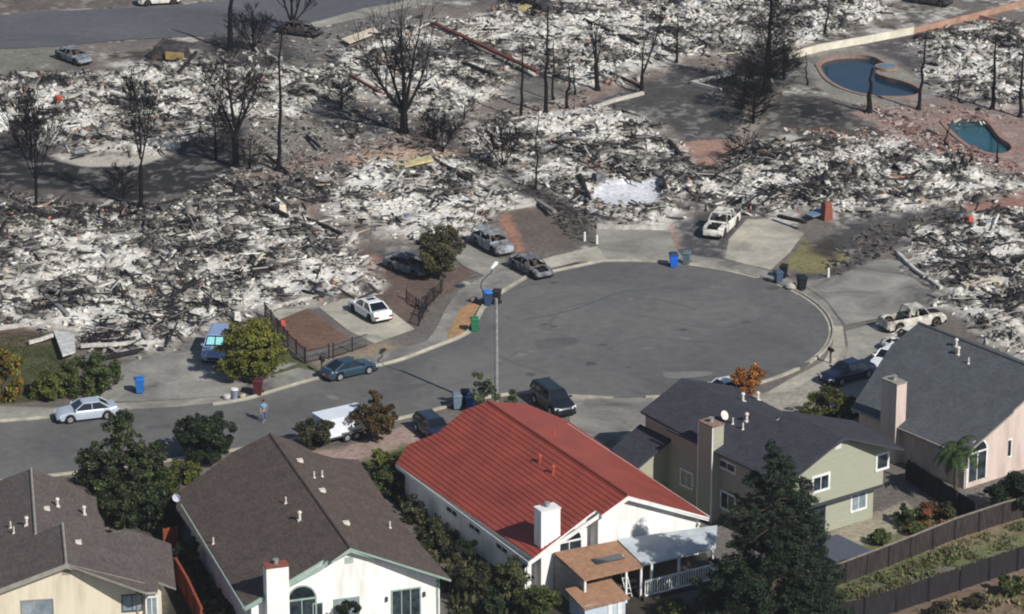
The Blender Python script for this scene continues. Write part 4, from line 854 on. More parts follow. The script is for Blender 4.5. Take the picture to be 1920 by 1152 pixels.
# ------------------------------------------------------------------ vehicles
rubber = mat('tyre', (34, 34, 36), (26, 26, 28), 6, .85)
rimm = mat('wheel_rim', (190, 190, 192), (150, 150, 154), 6, .35, metal=.5)
rust_m = mat('burnt_wheel', (96, 78, 68), (60, 54, 52), 5, .9)
cglass = mat('car_glass', (24, 28, 34), (14, 18, 22), 2, .06, spec=.9)
lampw = mat('headlamp', (220, 222, 224), (190, 192, 196), 4, .15, spec=.8)
lampr = mat('tail_lamp', (150, 26, 26), (120, 18, 18), 4, .25, spec=.8)
black_in = mat('car_interior', (28, 26, 26), (16, 15, 16), 4, .95)
plate = mat('number_plate', (214, 214, 206), (196, 196, 190), 5, .5)
chrome = mat('dull_metal', (120, 122, 126), (92, 94, 98), 5, .4, metal=.5)
def paint(name, c): return mat(name, c, tuple(int(v*.95) for v in c), .8, .28, spec=.7)
SED = dict(L=4.7, W=1.78, H=1.42, belt=.92, hood=.84, deck=.98, xf=1.05, xft=.35, xrt=-.95, xr=-1.65, wb=1.38, wr=.32, nose=.62, tail=.78)
COUPE = dict(SED, L=4.5, W=1.7, H=1.33, belt=.86, hood=.78, deck=.88, xf=.95, xft=.25, xrt=-.85, xr=-1.75, wb=1.3, nose=.55, tail=.72)
SUV = dict(SED, L=4.7, W=1.85, H=1.75, belt=1.08, hood=1.02, deck=1.08, xf=1.15, xft=.65, xrt=-2.05, xr=-2.27, wb=1.36, wr=.37, nose=.8, tail=1.0)
HATCH = dict(SED, L=4.1, W=1.7, H=1.45, xf=.95, xft=.3, xrt=-1.55, xr=-1.95, wb=1.25, deck=.95, tail=.9)
PICK = dict(SED, L=5.5, W=1.9, H=1.78, belt=1.12, hood=1.06, deck=1.05, xf=1.05, xft=.6, xrt=-.55, xr=-.75, wb=1.68, wr=.38, nose=.82, tail=1.02, bed=True)
LCAB = dict(PICK, L=5.6, xrt=-1.0, xr=-1.15)
def car(name, label, cat, front, rear, spec, body, burnt=False, group=None, rim=None, shade=None, mirror=True, lit=True, z=.07, sunroof=False):
    """front, rear: photo positions (on the ground) of the middle of the two bumpers"""
    a = Vector(G(*front)); b = Vector(G(*rear)); c = (a+b)/2; d = (a-b).normalized()
    if burnt: z += .0
    t = thing(name, label, cat, (c.x, c.y, z), atan2(d.y, d.x), group); P = spec; hl = P['L']/2; hw = P['W']/2
    zc = P['wr']; arch = P['wr']+.07; sill = .24
    rnd = random.Random(len(label)); hoodless = len(label) % 3 != 0
    xs = sorted(set([round(-hl+P['L']*i/56, 3) for i in range(57)]+[P['xf'], P['xr']]))
    def lerp(x, k):
        for (x0, y0), (x1, y1) in zip(k, k[1:]):
            if x <= x1: return y0+(y1-y0)*max(0, (x-x0))/(x1-x0)
        return k[-1][1]
    bedz = P['deck']
    topk = [(-hl, P['tail']*.86), (-hl+.1, P['tail']), (-hl+.25, bedz), (P['xr'], P['belt'] if not P.get('bed') else bedz), (P['xf'], P['belt']), (P['xf']+.1, P['hood']+.04), (hl-.45, P['hood']-.04), (hl-.1, P['nose']), (hl, P['nose']*.78)]
    wk = [(-hl, hw*.84), (-hl+.18, hw*.95), (-hl+.7, hw), (hl-.9, hw), (hl-.25, hw*.93), (hl, hw*.76)]
    mb = MB(); rings = []
    for x in xs:
        zt = lerp(x, topk); ww = lerp(x, wk); zb = sill+(.1 if abs(x) > hl-.15 else 0)
        for xw in (P['wb'], -P['wb']):
            if abs(x-xw) < arch: zb = max(zb, zc+math.sqrt(arch**2-(x-xw)**2))
        zb = min(zb, zt-.12)
        if burnt: zt += rnd.uniform(-.02, .02) - (.05 if x > P['xf'] else 0); ww += rnd.uniform(-.015, .015)
        zm = max(zb+.02, (zb+zt)/2)
        rings.append([(x, ww*.95, zb), (x, ww, max(zm, zb+.01)), (x, ww*.985, zt-.12), (x, ww*.90, zt-.02), (x, ww*.55, zt+.012), (x, 0, zt+.02)])
    full = [r+[(x, -y, z_) for x, y, z_ in r[-2::-1]] for r in rings]; n = len(full[0])
    vs = [p for r in full for p in r]; fs = []
    for i in range(len(full)-1):
        xm = (xs[i]+xs[i+1])/2
        for j in range(n-1):
            if burnt and P['xr']+.05 < xm < P['xf']-.02 and 3 <= j <= n-5: continue
            if burnt and hoodless and P['xf']+.12 < xm < hl-.22 and 4 <= j <= n-6: continue
            if P.get('bed') and -hl+.12 < xm < P['xr']-.05 and 3 <= j <= n-5: continue
            fs.append((i*n+j, (i+1)*n+j, (i+1)*n+j+1, i*n+j+1))
    fs.append(tuple(range(n))); fs.append(tuple(reversed([(len(full)-1)*n+j for j in range(n)])))
    mb.add(vs, fs); bo = mb.build('body', body, t, smooth=True)
    md = bo.modifiers.new('edge', 'EDGE_SPLIT'); md.split_angle = radians(38)
    u = MB(); u.box(-hl+.12, hl-.12, -hw*.9, hw*.9, .17, .42); u.build('underbody', black_in, t)
    if burnt or P.get('bed'):
        u = MB(); x0, x1 = (P['xr'], P['xf']) if burnt else (-hl+.1, P['xr']); u.box(x0 if not P.get('bed') else -hl+.1, x1, -hw*.88, hw*.88, .42, .5); u.build('floor', black_in if burnt else body, t)
    # greenhouse
    zb, zt = P['belt']-.0, P['H']; yb, yt = hw*.88, hw*.70
    B = [(P['xr'], -yb, zb), (P['xf'], -yb, zb), (P['xf'], yb, zb), (P['xr'], yb, zb)]
    T = [(P['xrt'], -yt, zt-.05), (P['xft'], -yt, zt-.05), (P['xft'], yt, zt-.05), (P['xrt'], yt, zt-.05)]
    if not burnt:
        g = MB(); g.hexa(B, T); go = g.build('cabin_glass', cglass, t)
        if shade:
            s = MB(); q = lambda tt, yy: (P['xf']+.02+(P['xft']-P['xf'])*tt, yy*(yb+(yt-yb)*tt), zb+.015+(zt-.05-zb)*tt)
            for y0, y1 in ((-.82, -.06), (.06, .82)): s.add([q(.15, y0), q(.15, y1), q(.85, y1), q(.85, y0)], [(0, 1, 2, 3)])
            s.build('sun_shade', mat('silver_shade', shade, tuple(int(v*.9) for v in shade), 5, .4), go)
    r = MB(); rx0, rx1 = P['xrt']-.04, P['xft']+.04
    if burnt:
        nx = 7
        for i in range(nx):
            xa, xb = rx0+(rx1-rx0)*i/nx, rx0+(rx1-rx0)*(i+1)/nx; da = .26*sin(pi*i/nx); db = .26*sin(pi*(i+1)/nx)
            r.hexa([(xa, -yt-.02, zt-.09), (xb, -yt-.02, zt-.09), (xb, yt+.02, zt-.09), (xa, yt+.02, zt-.09)], [(xa, -yt, zt-.03-da*.5), (xb, -yt, zt-.03-db*.5), (xb, yt, zt-.03-db*.5), (xa, yt, zt-.03-da*.5)])
    else:
        r.add([(rx0, -yt-.02, zt-.06), (rx1, -yt-.02, zt-.06), (rx1, yt+.02, zt-.06), (rx0, yt+.02, zt-.06), (rx0+.12, -yt*.8, zt), (rx1-.12, -yt*.8, zt), (rx1-.12, yt*.8, zt), (rx0+.12, yt*.8, zt)],
              [(4, 5, 6, 7), (0, 1, 5, 4), (1, 2, 6, 5), (2, 3, 7, 6), (3, 0, 4, 7)])
    ro = r.build('roof', body, t)
    if sunroof: s = MB(); s.box(P['xft']-.75, P['xft']-.25, -.35, .35, zt-.01, zt+.012); s.build('sunroof', cglass, ro)
    def pl(*a):
        p = MB(); p.tube(*a); p.build('pillar', body, ro)
    for sy in (-1, 1):
        pl((P['xf'], sy*yb, zb-.02), (P['xft'], sy*yt, zt-.05), .045, .04, 5); pl((P['xr'], sy*yb, zb-.02), (P['xrt'], sy*yt, zt-.05), .075, .06, 5)
        xm = (P['xft']+P['xrt'])/2; pl((xm, sy*(yb+.005), zb-.02), (xm, sy*(yt+.005), zt-.05), .04, .035, 5)
        if P['H'] > 1.6 and not P.get('bed'): xm = (xm+P['xr'])/2; pl((xm, sy*(yb+.005), zb-.02), (xm, sy*(yt+.005), zt-.05), .04, .035, 5)
        if mirror and not burnt: p = MB(); p.box(P['xf']-.18, P['xf']-.04, sy*(yb+.02) if sy > 0 else -yb-.22, yb+.22 if sy > 0 else -yb-.02, zb+.02, zb+.15); p.build('wing_mirror', body, t)
    if burnt:
        s = MB()
        for sx in (.25, -.75) if not P.get('bed') else (.0,):
            for sy in (-.42, .42): s.box(sx-.25, sx+.2, sy-.22, sy+.22, .5, .68); s.box(sx-.32, sx-.22, sy-.22, sy+.22, .5, 1.08)
        s.build('seat_frame', rust_m, t)
        if hoodless:
            s = MB(); s.box(P['xf']+.1, hl-.2, -hw*.8, hw*.8, .42, P['hood']-.22); s.box(P['xf']+.35, hl-.5, -.28, .25, P['hood']-.22, P['hood']-.08); s.box(P['xf']+.2, P['xf']+.45, .3, .55, P['hood']-.25, P['hood']-.1); s.build('engine', black_in, t)
    for sx in (1, -1):
        for sy in (1, -1):
            wz = zc if not burnt else zc-.06; rr = P['wr'] if not burnt else P['wr']*.72
            wm = MB(); c0 = (sx*P['wb'], sy*(hw-.2), wz-z*0); wm.tube(c0, (sx*P['wb'], sy*(hw-.005), wz), rr, rr*.98, 18)
            wh = wm.build('wheel', rubber if not burnt else rust_m, t)
            rm = MB(); rm.tube((sx*P['wb'], sy*(hw-.03), wz), (sx*P['wb'], sy*(hw+.008), wz), rr*.66, rr*.6, 14)
            rm.build('rim', (rim or rimm) if not burnt else black_in, wh)
    if not burnt:
        for sy in (1, -1):
            l = MB(); l.hexa([(hl-.32, sy*hw*.9-.0, P['nose']-.12), (hl-.02, sy*hw*.5, P['nose']-.16), (hl+.015, sy*hw*.5, P['nose']-.14), (hl-.2, sy*hw*.955, P['nose']-.12)][::sy], [(hl-.34, sy*hw*.88, P['nose']+.05), (hl-.12, sy*hw*.5, P['nose']), (hl-.04, sy*hw*.5, P['nose']), (hl-.22, sy*hw*.93, P['nose']+.05)][::sy]); l.build('headlight', lampw, t)
            l = MB(); y0, y1 = sorted((sy*hw*.52, sy*hw*.885)); l.box(-hl-.012, -hl+.12, y0, y1, P['tail']*.86-.18, P['tail']*.86-.02); l.build('tail_light', lampr, t)
        l = MB(); l.box(-hl-.016, -hl+.02, -.16, .16, .42, .55); l.build('number_plate', plate, t)
        l = MB(); l.box(hl-.04, hl+.012, -hw*.45, hw*.45, P['nose']*.5, P['nose']*.72); l.build('grille', black_in, t)
    return t
def burnt_mat(name, c, c2, c3=None, sc=2.2):
    m, t, b = new_mat(name); b.inputs['Roughness'].default_value = .85
    tc = t.nodes.new('ShaderNodeTexCoord'); n = t.nodes.new('ShaderNodeTexNoise'); n.inputs['Scale'].default_value = sc; n.inputs['Detail'].default_value = 7; n.inputs['Roughness'].default_value = .65
    t.links.new(tc.outputs['Object'], n.inputs[0]); r = t.nodes.new('ShaderNodeValToRGB'); e = r.color_ramp.elements
    e[0].position = .34; e[0].color = (*lin(c2), 1); e[1].position = .60; e[1].color = (*lin(c), 1)
    if c3: k = e.new(.45); k.color = (*lin(c3), 1)
    t.links.new(n.outputs['Fac'], r.inputs[0]); t.links.new(r.outputs[0], b.inputs['Base Color']); return m
b_grey = burnt_mat('burnt_blue_grey_metal', (150, 156, 162), (56, 54, 54), (104, 104, 106), 1.5); b_white = burnt_mat('burnt_white_metal', (216, 213, 206), (84, 78, 74), (184, 180, 172), 1.6)
b_dark = burnt_mat('burnt_dark_metal', (120, 120, 122), (44, 44, 48), (78, 80, 86)); b_pale = burnt_mat('burnt_cream_metal', (200, 196, 184), (78, 72, 68), (164, 158, 148), 1.6)
b_black = burnt_mat('burnt_black_metal', (64, 60, 58), (24, 23, 26), (38, 36, 38), 1.6)
b_dull = burnt_mat('burnt_dull_blue_metal', (128, 134, 140), (54, 54, 58), (90, 94, 100), 1.4)
b_rust = burnt_mat('burnt_rusty_metal', (104, 92, 86), (42, 40, 42), (70, 64, 62))
car('parked_car', 'silver sedan parked at the kerb behind the big leafy tree', 'car', (107, 792), (218, 779), SED, paint('silver_paint', (172, 182, 194)))
car('parked_car', 'pale blue van with a bright windscreen shade beside the round green tree', 'van', (398, 688), (418, 645), dict(SUV, W=1.95, H=1.85), paint('blue_grey_paint', (138, 156, 190)), shade=(150, 215, 215))
car('parked_car', 'clean white sedan with dark sunroof on the driveway among the ruins', 'car', (664, 575), (724, 611), SED, paint('white_paint', (226, 226, 226)), rim=rubber, sunroof=True)
car('parked_car', 'dark teal coupe parked on the street near the iron fence', 'car', (703, 693), (606, 716), COUPE, paint('teal_paint', (38, 64, 78)), z=.07)
car('parked_car', 'black utility vehicle on the kerb behind the red roof peak', 'car', (1062, 786), (1012, 748), dict(SUV, H=1.7), paint('black_paint', (24, 29, 36)), z=.07)
car('parked_car', 'dark blue hatchback half hidden by the left edge of the red roof', 'car', (835, 836), (790, 800), HATCH, paint('navy_paint', (36, 44, 62)), z=.07)
car('parked_car', 'small white car beside the slate roof in the drive', 'car', (1640, 704), (1692, 672), HATCH, paint('plain_white_paint', (222, 224, 226)), z=.07)
car('parked_car', 'dark blue car in deep shade left of the slate roof', 'car', (1556, 722), (1622, 703), SED, paint('shaded_blue_paint', (20, 30, 54)), z=.07)  # blue paint darkened: the shade over the car is put into its colour
car('parked_car', 'white car mostly hidden behind the charcoal roof ridge', 'car', (1330, 752), (1385, 742), HATCH, MATS['plain_white_paint'], z=.07)
BG = 'cars burnt out in the fire'
car('burnt_car', 'burnt out blue-grey estate car on the driveway above the lamp post', 'car', (955, 486), (893, 452), dict(SUV, H=1.6), b_grey, True, BG)
car('burnt_car', 'burnt out dark sedan at the kerb with its bonnet gone', 'car', (1024, 527), (968, 498), SED, b_dark, True, BG)
car('burnt_pickup', 'burnt out white pickup truck on the black driveway', 'pickup truck', (1328, 456), (1376, 411), LCAB, b_white, True, BG)
car('burnt_pickup', 'burnt out cream pickup truck behind the slate roof', 'pickup truck', (1764, 604), (1656, 622), PICK, b_pale, True, BG)
car('burnt_car', 'burnt out pale car beside the cream pickup, half behind the slate roof', 'car', (1668, 660), (1738, 640), SED, b_white, True, BG)
car('burnt_car', 'burnt out pale blue car at the upper left by the far road', 'car', (166, 126), (112, 106), SED, b_dull, True, BG)
car('burnt_car', 'burnt out dark car beneath the dry olive bush', 'car', (802, 522), (732, 500), SED, b_dark, True, BG)
car('burnt_car', 'burnt out black vehicle with yellow sheeting at the top edge', 'car', (1030, 24), (976, 8), SUV, b_black, True, BG)
car('burnt_car', 'burnt out black car by the far road under the charred stems', 'car', (592, 70), (534, 62), SED, b_black, True, BG)
car('burnt_car', 'pale burnt vehicle at the kerb on the top edge', 'car', (330, 6), (268, 10), SED, b_white, True, BG)
car('burnt_car', 'dark burnt vehicle at the top right corner above the long wall', 'car', (1775, 12), (1715, 4), SED, b_black, True, BG)
# yellow-panelled truck wreck
x, y = G(322, 112); tw = thing('burnt_truck', 'collapsed black truck wreck with one yellow side panel by the far road', 'truck', (x, y, 0), radians(-20))
mb = MB(); mb.hexa([(-2.1, -1, .2), (1.9, -1.1, .2), (1.9, 1, .2), (-2.1, 1, .2)], [(-1.5, -.8, 1.5), (1.2, -.7, 1.1), (1.3, .7, 1.7), (-1.3, .8, 1.9)]); mb.build('body', b_black, tw)
mb = MB(); mb.box(-.1, 1.9, -1.22, -1.12, .35, 1.15); mb.build('side_panel', mat('yellow_panel', (178, 150, 96), (140, 116, 74), 2, .8), tw)
mb = MB(); mb.tube((-1.6, -.9, 1.4), (-.4, .9, 2.2), .07); mb.tube((-1.6, .9, 1.4), (1.4, .7, 1.7), .07); mb.tube((-2.4, -1.4, .1), (-1.0, -1.9, .35), .09); mb.build('frame', rust_m, tw)
for sx in (-1.4, 1.2): mb = MB(); mb.tube((sx, -1.05, .3), (sx, -.8, .3), .3, n=14); mb.build('wheel', rust_m, tw)

# white box trailer
a = Vector(G(618, 838)); b = Vector(G(722, 814)); d = (b-a).normalized(); ang = atan2(d.y, d.x)
tr = thing('trailer', 'white box trailer half hidden by the bronze-leaved tree', 'trailer', (a.x-sin(ang)*1.0, a.y+cos(ang)*1.0, .03), ang)
wm = mat('trailer_white', (222, 226, 230), (206, 212, 218), .8, .35)
mb = MB(); mb.prism([(-.3, -.95), (3.3, -.95), (3.6, -.5), (3.6, .5), (3.3, .95), (-.3, .95)], .55, 2.0); o = mb.build('body', wm, tr, bevel=.06)
mb = MB(); mb.box(-.32, 3.45, -.97, .97, 2.0, 2.05); mb.build('roof', wm, tr)
mb = MB(); mb.box(-.315, -.3, -.85, .85, .65, 1.85); mb.build('rear_door', trim_w, tr)
for k in (1.5, 2.3):
    for s in (-1, 1):
        mb = MB(); mb.tube((k, s*.8, .33), (k, s*1.0, .33), .33, n=16); w_ = mb.build('wheel', rubber, tr); mb = MB(); mb.disc((k, s*1.01, .33), .18, (0, 1, 0)); mb.build('rim', rimm, w_)
mb = MB(); mb.box(1.05, 2.75, -1.06, -.96, .68, .78); mb.box(1.05, 2.75, .96, 1.06, .68, .78); mb.build('mudguard', chrome, tr)
mb = MB(); mb.tube((3.8, -.6, .5), (5.2, 0, .45), .05); mb.tube((3.8, .6, .5), (5.2, 0, .45), .05); mb.tube((4.8, 0, 0), (4.8, 0, .7), .035); mb.box(-.3, 3.8, -.95, .95, .45, .55); mb.build('chassis', trim_d, tr)

# ------------------------------------------------------------------ wheeled bins and kerb-side things
def wheelie(label, px, py, c, rz=0., sc=1.0, group='wheeled bins along the kerbs', name='wheeled_bin', lid=None, open_=False):
    x, y = G(px, py); t = thing(name, label, 'wheeled bin', (x, y, .07), rz, group)
    m = mat('bin_%d_%d_%d' % c, c, tuple(int(v*.85) for v in c), 3, .5)
    mb = MB(); mb.hexa([(-.24, -.24, .06), (.24, -.24, .06), (.24, .24, .06), (-.24, .24, .06)], [(-.31, -.33, 1.0), (.31, -.33, 1.0), (.31, .36, 1.0), (-.31, .36, 1.0)]); mb.box(-.34, .34, -.36, .39, .95, 1.01)
    bd = mb.build('bin_body', m, t)
    mb = MB(); mb.add([(-.34, -.38, 1.01), (.34, -.38, 1.01), (.34, .4, 1.01), (-.34, .4, 1.01), (-.26, -.26, 1.09), (.26, -.26, 1.09), (.26, .3, 1.12), (-.26, .3, 1.12)], [(4, 5, 6, 7), (0, 1, 5, 4), (1, 2, 6, 5), (2, 3, 7, 6), (3, 0, 4, 7)]); mb.tube((-.28, .44, 1.0), (.28, .44, 1.0), .025, n=6)
    mb.build('lid', mat('bin_%d_%d_%d' % lid, lid) if lid else m, t)
    for s in (-1, 1): mb = MB(); mb.tube((s*.28, .26, .12), (s*.34, .26, .12), .12, n=12); mb.build('wheel', rubber, t)
    if sc != 1: t.scale = (sc,)*3
    return t
wheelie('bright blue wheeled bin alone on the wide driveway below the ruins', 262, 738, (38, 108, 182), .2, 1.08)
wheelie('maroon wheeled bin at the kerb by the round green tree', 484, 742, (84, 40, 46), -.1, 1.15)
wheelie('bright blue wheeled bin at the top kerb of the turning circle', 1263, 502, (28, 104, 214), .1, 1.1, lid=(40, 60, 90))
wheelie('grey wheeled bin right of the blue one at the top kerb', 1287, 497, (96, 112, 120), -.2, 1.0)
wheelie('black wheeled bin nearest the white post at the right kerb', 1503, 545, (30, 31, 34), .3, 1.1)
wheelie('dark bin standing behind the melted pair at the right kerb', 1469, 522, (34, 35, 40), -.3, 1.0)
wheelie('slate blue bin in front of the melted pair at the right kerb', 1459, 533, (70, 86, 108), .4, 1.0)
wheelie('blue-lidded bin at the top of the lamp post, beside the dry verge', 914, 574, (52, 70, 104), .2, 1.1, lid=(48, 122, 210))
wheelie('dark brown bin on the road edge right of the blue-lidded bin', 931, 572, (48, 42, 42), -.2, 1.1)
wheelie('green wheeled bin at the foot of the dry verge', 890, 622, (44, 120, 84), .1, 1.0)
wheelie('grey-blue bin at the left of the trio above the red roof', 857, 768, (110, 126, 142), .2, 1.05)
wheelie('black bin in the middle of the trio above the red roof', 872, 762, (30, 34, 44), .0, 1.1)
wheelie('royal blue bin nearest the red roof peak', 884, 770, (36, 70, 160), -.2, 1.1)
x, y = G(440, 748); t = thing('water_cooler', 'white-topped grey can beside the maroon bin', 'trash can', (x, y, .03))
mb = MB(); mb.tube((0, 0, 0), (0, 0, .72), .24, .27, 16); mb.build('can_body', mat('can_grey', (132, 138, 156), (110, 116, 134), 3, .5), t); mb = MB(); mb.tube((0, 0, .72), (0, 0, .8), .3, .26, 16); mb.build('lid', trim_w, t)
def bag(px, py, label, c, s=.35):
    x, y = G(px, py); bm = bmesh.new(); bmesh.ops.create_icosphere(bm, subdivisions=2, radius=s)
    for v in bm.verts: v.co *= 1+.25*mnoise.noise(v.co*4+Vector((px, py, 0))*.01); v.co.z = v.co.z*.7+s*.5
    me = bpy.data.meshes.new('rubbish_bag'); bm.to_mesh(me); bm.free(); me.materials.append(mat('bag_%d_%d_%d' % c, c, tuple(int(v*.8) for v in c), 4, .6))
    o = bpy.data.objects.new('rubbish_bag', me); COL.objects.link(o); o.location = (x, y, .02); tag(o, label, 'rubbish bag')
bag(426, 748, 'pale rubbish bag left of the white-topped can', (190, 188, 180)); bag(455, 746, 'cream rubbish heap between the can and the maroon bin', (186, 174, 140), .28)
bag(1484, 543, 'pale heap of melted plastic between the bins at the right kerb', (186, 178, 166), .5); bag(888, 566, 'grey rubbish bag left of the blue-lidded bin', (120, 116, 112), .35)
# manhole lid
x, y = G(863, 537); mb = MB(); mb.disc((x, y, .06), .42, (0, 0, 1), 24, th=.03); mb.disc((x, y, .075), .34, (0, 0, 1), 24, th=.012); tag(mb.build('utility_cover', mat('teal_lid', (44, 66, 78), (34, 52, 62), 6, .6)), 'round dark teal utility cover in the pavement by the dry verge', 'utility cover')
# kerb letterboxes
def letterbox(px, py, label, c):
    x, y = G(px, py); t = thing('letterbox', label, 'letterbox', (x, y, .03), .5)
    mb = MB(); mb.box(-.06, .06, -.06, .06, 0, 1.0); mb.build('post', mat('grey_post', (90, 86, 80), (70, 66, 62), 4), t)
    mb = MB(); mb.box(-.12, .12, -.3, .3, 1.0, 1.15); mb.tube((0, -.3, 1.15), (0, .3, 1.15), .12, n=12); mb.build('box', mat('lb_%d' % c[0], c, tuple(int(v*.8) for v in c), 4, .5), t)
letterbox(1557, 682, 'black letterbox on a post at the right side of the turning circle', (30, 31, 36)); letterbox(604, 700, 'dark letterbox on a post behind the teal coupe', (44, 42, 42))
for px, py, lb in ((1096, 452, 'left of two short white posts beside the black plot'), (1119, 458, 'right of two short white posts beside the black plot'), (1553, 520, 'short white post on the wide fan driveway')):
    x, y = G(px, py); mb = MB(); mb.tube((0, 0, 0), (0, 0, .75), .11, .10, 10); mb.tube((0, 0, .75), (0, 0, .82), .10, .03, 10); o = mb.build('white_post', trim_w); o.location = (x, y, 0); tag(o, lb, 'post')
# street lamp
x, y = G(931, 773); sl = thing('street_lamp', 'tall grey street lamp standing behind the red roof', 'street lamp', (x, y, .03))
mb = MB(); mb.tube((0, 0, 0), (0, 0, 8.9), .16, .11, 12); mb.tube((0, 0, 0), (0, 0, .35), .19, .15, 12); mb.build('pole', galv, sl)
pts = [Vector((0, 0, 8.8))+Vector((-.95*sin(t_*pi*.62), 2.9*t_, 1.35*(t_**.7))) for t_ in [i/10 for i in range(11)]]
pts = [Vector((-1.0*sin(pi*min(t_*1.15, 1))*1.0-.35*t_, 2.4*t_, 8.75+1.7*t_)) for t_ in [i/10 for i in range(11)]]
mb = MB()
for p, q in zip(pts, pts[1:]): mb.tube(p, q, .05, .045, 8)
mb.build('arm', trim_d, sl)
e = pts[-1]; mb = MB(); mb.tube(e-Vector((.05, .15, .02)), e+Vector((.30, .75, .10)), .10, .17, 12); mb.tube(e+Vector((.30, .75, .10)), e+Vector((.42, 1.05, .1)), .17, .06, 12); mb.build('lamp_head', mat('lamp_white', (222, 224, 224), (206, 208, 210), 3, .4), sl)
# swimming pools
def pool(name, label, P, wc, cope):
    c = Vector((sum(p[0] for p in P)/len(P), sum(p[1] for p in P)/len(P)))
    P = [(p[0]-c.x, p[1]-c.y) for p in P]; t = thing(name, label, 'swimming pool', (c.x, c.y, 0)); n = len(P)
    m, tt, b = new_mat('pool_water_'+str(int(c.x))); b.inputs['Roughness'].default_value = .12; b.inputs['Base Color'].default_value = (*lin(wc), 1); b.inputs['Specular IOR Level'].default_value = .35
    tc = tt.nodes.new('ShaderNodeTexCoord'); nn = tt.nodes.new('ShaderNodeTexNoise'); nn.inputs['Scale'].default_value = .35; nn.inputs['Detail'].default_value = 3; tt.links.new(tc.outputs['Object'], nn.inputs[0])
    r = tt.nodes.new('ShaderNodeValToRGB'); r.color_ramp.elements[0].position = .35; r.color_ramp.elements[1].position = .65; r.color_ramp.elements[0].color = (*[v*.82 for v in lin(wc)], 1); r.color_ramp.elements[1].color = (*[v*1.15 for v in lin(wc)], 1); tt.links.new(nn.outputs['Fac'], r.inputs[0]); tt.links.new(r.outputs[0], b.inputs['Base Color'])
    mb = MB(); A = sum(P[i][0]*P[(i+1) % n][1]-P[(i+1) % n][0]*P[i][1] for i in range(n)); P = P if A > 0 else P[::-1]
    nr = []
    for i in range(n):
        a, b_ = Vector(P[i-1]), Vector(P[(i+1) % n]); d = (b_-a).normalized(); nr.append(Vector((d.y, -d.x)))
    mb.add([(p[0], p[1], -.32) for p in P], [tuple(range(n))]); o = mb.build('water', m, t)
    mb = MB()
    for i in range(n):
        j = (i+1) % n; a, b_ = P[i], P[j]; ao = (a[0]+nr[i].x*.42, a[1]+nr[i].y*.42); bo_ = (b_[0]+nr[j].x*.42, b_[1]+nr[j].y*.42)
        mb.hexa([(a[0], a[1], .02), (ao[0], ao[1], .02), (bo_[0], bo_[1], .02), (b_[0], b_[1], .02)], [(a[0], a[1], .12), (ao[0], ao[1], .12), (bo_[0], bo_[1], .12), (b_[0], b_[1], .12)])
        mb.add([(a[0], a[1], -.7), (b_[0], b_[1], -.7), (b_[0], b_[1], .03), (a[0], a[1], .03)], [(0, 1, 2, 3)])
    mb.build('coping', cope, t)
cop = mat('pool_coping', (150, 126, 112), (120, 104, 94), 3, .8); cop2 = mat('brick_coping', (158, 126, 114), (128, 100, 92), 3, .8)
pool('swimming_pool', 'larger dark blue curved pool at the upper right', POOLS[0], (24, 46, 62), cop)
pool('swimming_pool', 'smaller turquoise pool in the reddish terrace at the right edge', POOLS[1], (34, 78, 86), cop2)
x, y = G(1662, 130); mb = MB(); mb.tube((0, 0, .05), (0, 0, .34), 1.15, 1.15, 24); sp = mb.build('spa_tub', cop); sp.location = (x, y, 0); tag(sp, 'small round spa tub on the rim of the larger pool', 'spa tub')
mb = MB(); mb.disc((0, 0, .36), .85, (0, 0, 1), 24, th=.02); mb.build('spa_water', mat('spa_water', (110, 130, 136), (80, 104, 114), 1, .2), sp)

# ------------------------------------------------------------------ walls, fences, beams
def wall_line(name, label, cat, P, h, th, m, z0=0, group=None, caps=None):
    W = [Vector(p) for p in poly(P)]; mb = MB()
    for a, b in zip(W, W[1:]):
        d = (b-a).normalized(); n = Vector((-d.y, d.x))*th/2
        q = [(a.x-n.x, a.y-n.y), (b.x-n.x, b.y-n.y), (b.x+n.x, b.y+n.y), (a.x+n.x, a.y+n.y)]
        mb.hexa([(x_, y_, z0) for x_, y_ in q], [(x_, y_, h) for x_, y_ in q])
    return tag(mb.build(name, m), label, cat, group)
cream_w = mat('cream_wall', (214, 204, 182), (186, 172, 150), .6, .9); rosy_w = mat('rosy_wall', (176, 138, 116), (140, 110, 96), .8, .9)
wall_line('garden_wall', 'long cream garden wall running behind the larger pool', 'wall', [(1478, 112), (1540, 96), (1620, 82), (1712, 64)], 0.75, .25, mat('pale_wall', (222, 216, 198), (190, 182, 164), .8, .9))
wall_line('garden_wall', 'rosy end of the long garden wall toward the top right', 'wall', [(1712, 64), (1770, 50), (1835, 34), (1925, 10)], .65, .25, rosy_w)
wall_line('garden_wall', 'thin rosy wall branching down from the long garden wall', 'wall', [(1835, 34), (1880, 44), (1930, 56)], .35, .2, rosy_w)
wall_line('low_wall', 'pale low kerb wall bounding the grey yard', 'wall', [(1112, 206), (1150, 192), (1206, 178)], .35, .3, mat('pale_curb', (196, 190, 180), (160, 156, 148), 2))
wall_line('low_wall', 'pale curved kerb wall at the foot of the dark charred tree', 'wall', [(1352, 172), (1296, 158), (1340, 148), (1376, 140)], .3, .3, mat('pale_curb', (196, 190, 180)))
wall_line('low_wall', 'white footing wall between the white car and the ruins', 'wall', [(500, 584), (560, 568), (640, 552), (722, 532)], .35, .25, mat('footing', (198, 194, 186), (150, 146, 140), 2))
wall_line('low_wall', 'pale footing wall above the dark lawn', 'wall', [(-10, 620), (50, 614), (95, 608)], .35, .3, mat('footing', (198, 194, 186)))
wall_line('low_wall', 'pale footing wall above the burnt driveway plot', 'wall', [(925, 402), (960, 392), (1015, 384)], .3, .25, mat('footing', (198, 194, 186)))
